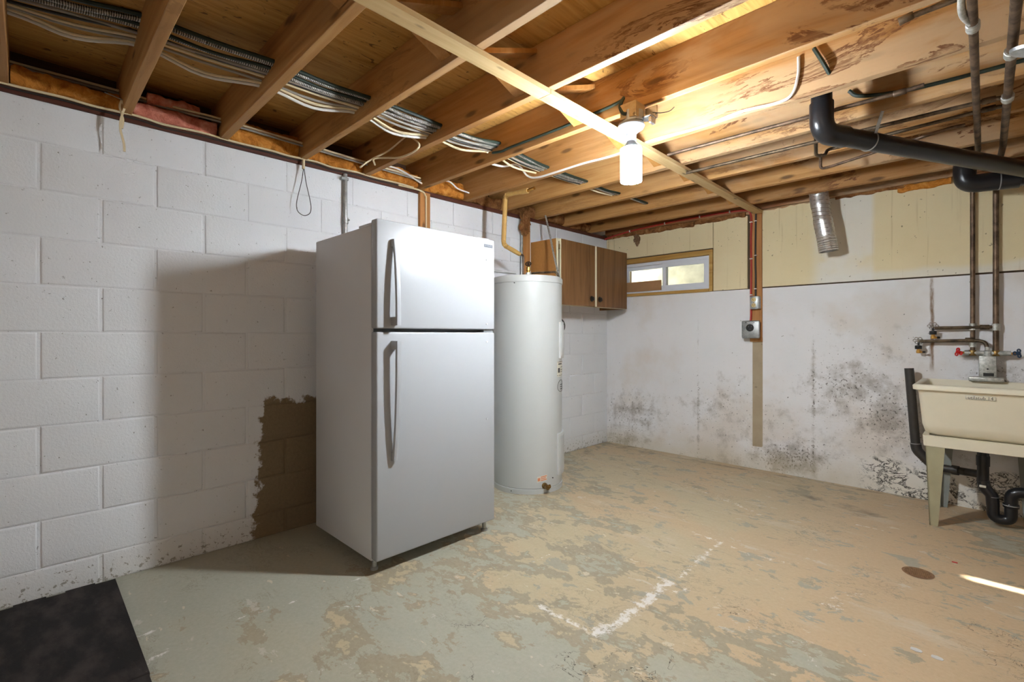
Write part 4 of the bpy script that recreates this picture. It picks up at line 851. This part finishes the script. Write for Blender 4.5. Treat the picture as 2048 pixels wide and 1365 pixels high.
# ------------------------------------------------------------------ copper supply pipes
SG = 'copper supply pipes'
def pipe_obj(pts, r, mat, label, R=.03, fit=(), name='copper_pipe'):
    p = rpath(pts, R); t = thing(name, label, 'pipe', p[0], SG); obj('tube', G().tube(p, r, 10), mat, t)
    for q, d in fit: obj('fitting', G().lathe([(r*1.3, -.022), (r*1.45, -.02), (r*1.45, .02), (r*1.3, .022)], q, 10, d), 'zinc' if r > .012 else mat, t)
    return t
XA, XB_ = 2.803, 2.909; ZC = 2.128
pa = pipe_obj([(2.852, -4.6, ZC), (2.846, -2.2, ZC), (2.838, -.75, ZC), (XA, -.045, ZC-.002), (XA, -.035, 1.03)], .0125, 'copper', 'left of the two copper supply pipes, running down to red tap', .02, [((2.845, -2.2, ZC), (0, 1, 0)), ((XA, -.035, 1.075), (0, 0, 1)), ((XA, -.035, 1.185), (0, 0, 1))])
pb = pipe_obj([(2.945, -4.6, ZC), (2.940, -2.2, ZC), (2.932, -.75, ZC), (XB_, -.045, ZC-.002), (XB_, -.035, 1.03)], .0145, 'copper', 'right of the two copper supply pipes, running down to blue tap', .02, [((2.936, -1.45, ZC), (0, 1, 0)), ((XB_, -.035, 1.182), (0, 0, 1)), ((2.938, -1.9, ZC), (0, 1, 0))])
pipe_obj([P(1335, 310, 2, 2.155), P(1800, 185, 2, 2.155), P(1848, 170, 2, 2.155)], .0085, 'copper', 'thin coppery pipe crossing in front of black riser', .03, [(P(1800, 185, 2, 2.155), (1, 0, 0))])
zz = 2.135
pipe_obj([(1.55, -1.47, zz), (2.90, -1.455, zz), (2.936, -1.455, ZC)], .009, 'copper_dark', 'dark copper pipe running from strapping to right supply pipe', .02, [((2.88, -1.455, zz), (1, 0, 0))])
pipe_obj([P(1632, 262, 2, 2.17), P(1632, 262, 2, 2.17)*0+Vector((P(1632, 312, 2, 2.09).x, P(1632, 312, 2, 2.09).y, 2.09)), P(1650, 311, 2, 2.09), P(1654, 300, 2, 2.13), (2.90, -1.345, zz), (2.936, -1.345, ZC)], .0085, 'copper_dark', 'dark copper pipe with a dropped bend below the black elbow', .02, [((2.88, -1.345, zz), (1, 0, 0))])
pipe_obj([Vector((P(1641, 338, 2, 2.08).x, P(1641, 338, 2, 2.08).y, 2.165)), P(1641, 338, 2, 2.08), P(1662, 333, 2, 2.085), P(1900, 256, 2, 2.13), (2.80, -1.21, 2.13)], .0075, 'copper', 'thin tan copper pipe lying below the joists near back wall', .02)
pipe_obj([P(1805, 38, 1, -2.03), P(1830, 30, 1, -2.03), P(1940, -12, 1, -2.03), P(2060, -60, 1, -2.03)], .010, 'copper_dark', 'dark pipe stub at top right crossing the stained joist', .03, [(P(1812, 37, 1, -2.03), (1, 0, .2))])
tq = P(1945, 42, 2, ZC)
pipe_obj([P(1925, -25, 2, 2.15), P(1922, 18, 2, 2.13), P(1928, 36, 2, ZC-.002), (2.845, tq.y+.02, ZC)], .010, 'zinc', 'short grey bent pipe joining left supply pipe at top right', .03)
q = P(2026, 104, 2, 2.10)
cl_ = thing('reflector_lamp', 'grey metal shade at right edge beside right copper pipe', 'lamp', (q.x+.06, q.y, q.z))
obj('shade', G().lathe([(.014, .0), (.03, .012), (.06, .02), (.064, .03), (.058, .026), (.014, .012)], (q.x+.045, q.y, q.z-.04), 24, (.25, -.1, 1)), 'galv', cl_); obj('clamp', G().bbox((q.x+.03, q.y-.012, q.z-.03), (q.x+.06, q.y+.012, q.z+.02), .004, 1), 'galv', cl_)
# branch pipes and taps on the back wall
def wheel_valve(u, v, y, label):
    c = P(u, v, 1, y); t = thing('hose_valve', label, 'valve', c, 'brass hose valves above the tub')
    obj('body', G().lathe([(.011, -.064), (.013, -.062), (.013, -.046), (.010, -.044), (.010, -.034)], c, 12), 'brass', t); obj('bonnet', G().lathe([(.019, -.036), (.020, -.034), (.020, -.014), (.018, -.012), (.006, -.010), (.006, .012)], c, 12), 'black', t)
    g = G(); R = .020
    for k in range(6):
        a = pi*k/3; g.torus(c+Vector((R*cos(a), -.006-R*sin(a)*.55, .022+R*sin(a)*.8)), .0088, .0023, (.0, -.85, -.55), 12, 5)
    g.lathe([(.006, .0), (.006, .024)], c+Vector((0, 0, .008)), 8, (0, -.5, .8)); obj('handwheel', g, 'steel', t); obj('spout', G().cyl(c+Vector((0, 0, -.054)), c+Vector((.028, -.004, -.056)), .006, 8), 'brass', t); obj('spout_tip', G().lathe([(.004, .02), (.008, .022), (.007, .036)], c+Vector((0, 0, -.054)), 8, (1, -.1, -.05)), 'black', t); return c
c1 = wheel_valve(1866, 659, -.055, 'upper brass hose valve with silver wheel on back wall'); c2 = wheel_valve(1837, 688, -.062, 'lower brass hose valve with silver wheel, left above the tub')
pipe_obj([(c1.x+.008, -.055, 1.179), (c1.x+.1, -.053, 1.180), (XB_, -.038, 1.184)], .0105, 'copper_dark', 'upper horizontal copper pipe feeding the hose valve', .02, [((XB_-.05, -.040, 1.182), (1, 0, 0))])
pipe_obj([(c2.x+.008, -.062, 1.090), (c2.x+.1, -.062, 1.092), (2.815, -.062, 1.098), (2.862, -.068, 1.090), (2.873, -.073, 1.03)], .0105, 'copper_dark', 'lower horizontal copper pipe bending down into the tub faucet', .03, [((2.79, -.062, 1.100), (1, 0, 0))])

# ------------------------------------------------------------------ laundry tub, faucet, drains
TX0, TX1, TY0, TY1, TZ = 2.553, 3.16, -.612, -.045, .838
def rr(x0_, x1_, y0_, y1_, z, r, n=6):
    out = []
    for cx, cy, a0 in ((x1_-r, y1_-r, 0), (x0_+r, y1_-r, 90), (x0_+r, y0_+r, 180), (x1_-r, y0_+r, 270)):
        for i in range(n+1): a = radians(a0+90*i/n); out.append(Vector((cx+r*cos(a), cy+r*sin(a), z)))
    return out
def ins(d, z, r): return rr(TX0+d, TX1-d, TY0+d, TY1-d*.45, z, r)
tubt = thing('laundry_tub', 'ivory plastic laundry tub on tapered legs at right edge', 'sink', ((TX0+TX1)/2, (TY0+TY1)/2, 0))
L = [ins(.018, TZ-.035, .03), ins(.0, TZ-.030, .03), ins(-.002, TZ-.006, .03), ins(.004, TZ, .03), ins(.026, TZ+.001, .025), ins(.036, TZ-.008, .02), ins(.075, .62, .03), ins(.095, .575, .03), ins(.13, .560, .03)]
basin = obj('basin', G().loft(L, False, False, True), 'tub', tubt, ang=50)
Lo = [ins(.018, TZ-.034, .03), ins(.024, TZ-.05, .03), ins(.040, .60, .035), ins(.052, .555, .04), ins(.085, .532, .05), ins(.14, .525, .05)]
obj('basin_shell', G().loft(Lo, False, False, True), 'tub', tubt, ang=50)
obj('skirt', G().loft([ins(.052, .470, .02), ins(.046, .472, .02), ins(.042, .535, .02), ins(.07, .535, .02), ins(.07, .470, .02), ins(.052, .470, .02)], False), 'tub', tubt, ang=40)
def leg(cx, cy, sx, sy, mat):
    """L-section tapered sheet leg; corner at (cx, cy), flanges towards +sx and +sy"""
    g = G(); t = .006
    for ax in (0, 1):
        rings = []
        for z, w, o_ in ((0, .038, .018), (.015, .040, .018), (.47, .088, 0), (.525, .088, 0)):
            x, y = cx+sx*o_, cy+sy*o_*.4
            if ax == 0: q = [(x, y), (x+sx*w, y), (x+sx*w, y+sy*t), (x, y+sy*t)]
            else: q = [(x, y), (x+sx*t, y), (x+sx*t, y+sy*w), (x, y+sy*w)]
            rings.append([(a, b, z) for a, b in q])
        g.loft(rings)
    return obj('leg', g, mat, tubt, ang=20)
leg(TX0+.055, TY0+.050, 1, 1, 'tub_leg'); leg(TX1-.055, TY0+.050, -1, 1, 'tub_leg'); leg(TX0+.075, TY1-.035, 1, -1, 'tub_leg2'); leg(TX1-.075, TY1-.035, -1, -1, 'tub_leg2')
lc = P(1961, 797, 1, TY0+.026); yl = TY0+.0265
plate = obj('name_plate', G().bbox((lc.x-.061, yl-.006, lc.z-.011), (lc.x+.061, yl+.006, lc.z+.012), .004, 2), 'tub', tubt)
obj('plate_edge', frame(lc.x-.060, lc.x+.060, lc.z-.010, lc.z+.011, .0012, yl-.0066, yl-.0058), 'tub_leg2', plate)
text('utilatub 14', .024, 'ink', plate, Matrix.Translation((lc.x, yl-.0066, lc.z))@Matrix.Rotation(pi/2, 4, 'X'))
fc = Vector((2.872, -.055, TZ))
fa_ = thing('tub_faucet', 'pitted grey metal faucet block with red and blue handles', 'faucet', fc)
obj('base_flange', G().bbox((2.785, -.10, TZ), (2.945, -.035, TZ+.028), .006, 2), 'zinc', fa_)
obj('body', G().bbox((2.832, -.092, TZ+.028), (2.912, -.045, 1.000), .006, 2), 'zinc', fa_); obj('spout_slot', G().box((2.852, -.0945, .873), (2.900, -.091, .893)), 'black', fa_); obj('screw_hole', G().lathe([(.005, 0), (.005, .002)], (2.872, -.092, .918), 10, (0, -1, 0)), 'black', fa_)
obj('crossbar', G().cyl((2.765, -.068, 1.018), (2.975, -.068, 1.018), .016, 12), 'zinc', fa_); obj('hub', G().lathe([(.022, 0), (.022, .034), (.014, .04), (.014, .062)], (2.872, -.070, .995), 12), 'zinc', fa_)
for x, s_, m in ((2.765, -1, 'red'), (2.975, 1, 'blue')):
    g = G(); c_ = Vector((x+s_*.028, -.075, 1.02)); ax = Vector((s_, -.9, .1)).normalized(); u = ax.orthogonal().normalized(); w = ax.cross(u)
    for k in range(3):
        a = 2*pi*k/3+.4; g.torus(c_+u*(cos(a)*.018)+w*(sin(a)*.018), .0095, .0042, ax, 12, 6)
    g.lathe([(.010, -.010), (.010, .010)], c_, 10, ax); h = obj('handle', g, m, fa_, label='%s three-lobed handle' % m); obj('stem', G().cyl((x, -.068, 1.018), tuple(c_), .0075, 8), 'brass', h)
for x in (XA, XB_): obj('union', G().lathe([(.019, 1.0), (.021, 1.003), (.021, 1.032), (.018, 1.036)], (x, -.066, 0), 8), 'oldbrass', fa_)
# standpipe
a, b, c = P(1818, 737, 1, -.10), P(1832, 898, 1, -.10), P(1868, 934, 1, -.10)
sp = thing('standpipe', 'open black standpipe leaning on back wall left of the tub', 'pipe', c)
d = P(1935, 945, 1, -.14); e = P(1967, 950, 1, -.30)
obj('pipe', G().tube([a, b], .026, 18, cap=False), 'abs_dull', sp); obj('inner_wall', G().tube([a, a.lerp(b, .3)], .0225, 18, cap=True), 'black', sp)
obj('elbow', G().tube(rpath([a.lerp(b, .93), b+Vector((.004, 0, -.01)), c, c.lerp(d, .15)], .06, 6), .030, 18), 'abs_dull', sp); obj('arm', G().tube([c, d, e], .024, 14), 'abs_dull', sp); obj('glue_ring', G().lathe([(.031, 0), (.031, .005)], a.lerp(b, .93), 18, b-a), 'absline', sp); obj('coupling', G().cyl(c.lerp(d, .55), c.lerp(d, .75), .030, 14), 'abs_dull', sp)
tp = thing('drain_trap', 'black drain trap curving under the laundry tub', 'pipe', P(2005, 1040, 1, -.30))
y = -.30; q = lambda u, v: P(u, v, 1, y)
obj('tailpiece', G().cyl(q(1966, 890), q(1966, 968), .027, 18), 'abs', tp); obj('coupling', G().cyl(q(1966, 912), q(1966, 932), .031, 18), 'abs', tp)
obj('bend', G().tube(rpath([q(1966, 962), q(1970, 978), q(1984, 990), q(1986, 1012)], .04, 5), .030, 18), 'abs', tp)
rz = q(2005, 1040)
obj('trap_bend', G().tube(rpath([q(1986, 1008), Vector((q(1986, 1008).x, y, .045)), Vector((q(2022, 1010).x, y, .045)), q(2022, 1012)], .075, 8), .029, 18), 'abs', tp)
obj('outlet_bend', G().tube(rpath([q(2022, 1014), q(2022, 986), q(2075, 988)], .06, 7), .030, 18), 'abs', tp)
obj('union_nut', G().lathe([(.034, 0), (.036, .003), (.036, .02), (.034, .023)], q(2022, 1016), 12), 'abs', tp); obj('glue_ring', G().lathe([(.0366, .012), (.0366, .016)], q(2022, 1016), 18), 'absline', tp); obj('glue_ring', G().lathe([(.0306, 0), (.0306, .003)], q(1985, 994), 18), 'absline', tp)
s_ = q(1966, 971); obj('pipe_sticker', G().bbox((s_.x-.016, y-.0335, s_.z-.008), (s_.x+.014, y-.026, s_.z+.006), .002, 1), 'sticker', tp)

# ------------------------------------------------------------------ floor drain and foam mats
dc = P(1836, 1147, 2, 0)
fd = thing('floor_drain', 'round rusty floor drain sunk in the bare concrete', 'drain', (dc.x, dc.y, 0))
obj('rim', G().lathe([(.056, .0005), (.061, .0025), (.050, .003), (.048, .0005)], (dc.x, dc.y, 0), 28, cap=False), 'drain', fd)
obj('grate_base', G().lathe([(.050, .0004), (.050, .0012)], (dc.x, dc.y, 0), 24), 'drain_dark', fd)
for i in range(-3, 4):
    l_ = math.sqrt(.048**2-(i*.0135)**2); obj('grate_bar', G().box((dc.x-l_, dc.y+i*.0135-.0036, .001), (dc.x+l_, dc.y+i*.0135+.0036, .0032)), 'drain', fd)
MG = 'foam floor mats'
def jig(a, b, n=11, d=.016, s=1):
    """interlocking teeth along an edge from a to b"""
    a = Vector(a); b = Vector(b); e = (b-a)/n; nn = Vector((e.y, -e.x)).normalized()*d*s; out = []
    for i in range(n):
        p = a+e*i
        if i % 2: out += [p-e*.12+nn, p+e*1.12+nn]
        else: out += [p+e*.12*(i > 0), p+e*(1-.12*(i < n-1))]
    return out
def mat_tile(x0_, x1_, y0_, y1_, label, wl__, wr, top=True):
    pts = []
    pts += jig((x0_, y0_), (x1_, y0_), s=1)
    pts += jig((x1_, y0_), (x1_, y1_), s=1) if wr else [Vector((x1_, y0_)), Vector((x1_, y1_))]
    pts += [Vector((x1_, y1_)), Vector((x0_, y1_))] if top else jig((x1_, y1_), (x0_, y1_), s=-1)
    pts += jig((x0_, y1_), (x0_, y0_), s=-1 if not wl__ else 1)
    o = thing('foam_mat', label, 'mat', ((x0_+x1_)/2, (y0_+y1_)/2, 0), MG)
    obj('tile', G().prism([(p.x, p.y) for p in pts], .0006, .012), 'mat', o)
    if top: obj('border_strip', G().prism([(p.x, p.y) for p in jig((x0_+.002, y1_-.055), (x1_-.004, y1_-.055), 9, .014)+[Vector((x1_-.004, y1_-.003)), Vector((x0_+.002, y1_-.003))]], .012, .0128), 'mat', o)
    return o
mat_tile(.030, .905, -4.93, -4.057, 'black foam floor mat lying along the block wall', True, True)
mat_tile(.9085, 1.78, -4.93, -4.060, 'black foam floor mat at lower left, one tile out from the wall', False, False)

rc_ = P(1910, 1126, 2, 0); o = obj('paint_chip', G().bbox((rc_.x-.012, rc_.y-.006, 0.0002), (rc_.x+.010, rc_.y+.005, .003), .001, 1), 'red', loc=(rc_.x, rc_.y, 0)); tag(o, 'small red chip on floor near the drain', 'debris')
for u, v, lab in ((1832, 1301, 'larger white paint flake on floor at lower right'), (1874, 1317, 'smaller white paint flake on floor at lower right')):
    w = P(u, v, 2, 0); pts = [(w.x+.018*cos(k*pi/4)*(1+.2*sin(k*3)), w.y+.012*sin(k*pi/4)) for k in range(8)]; o = obj('paint_flake', G().prism(pts, .0003, .0022), 'white_plastic', loc=(w.x, w.y, 0)); tag(o, lab, 'debris', 'white paint flakes')
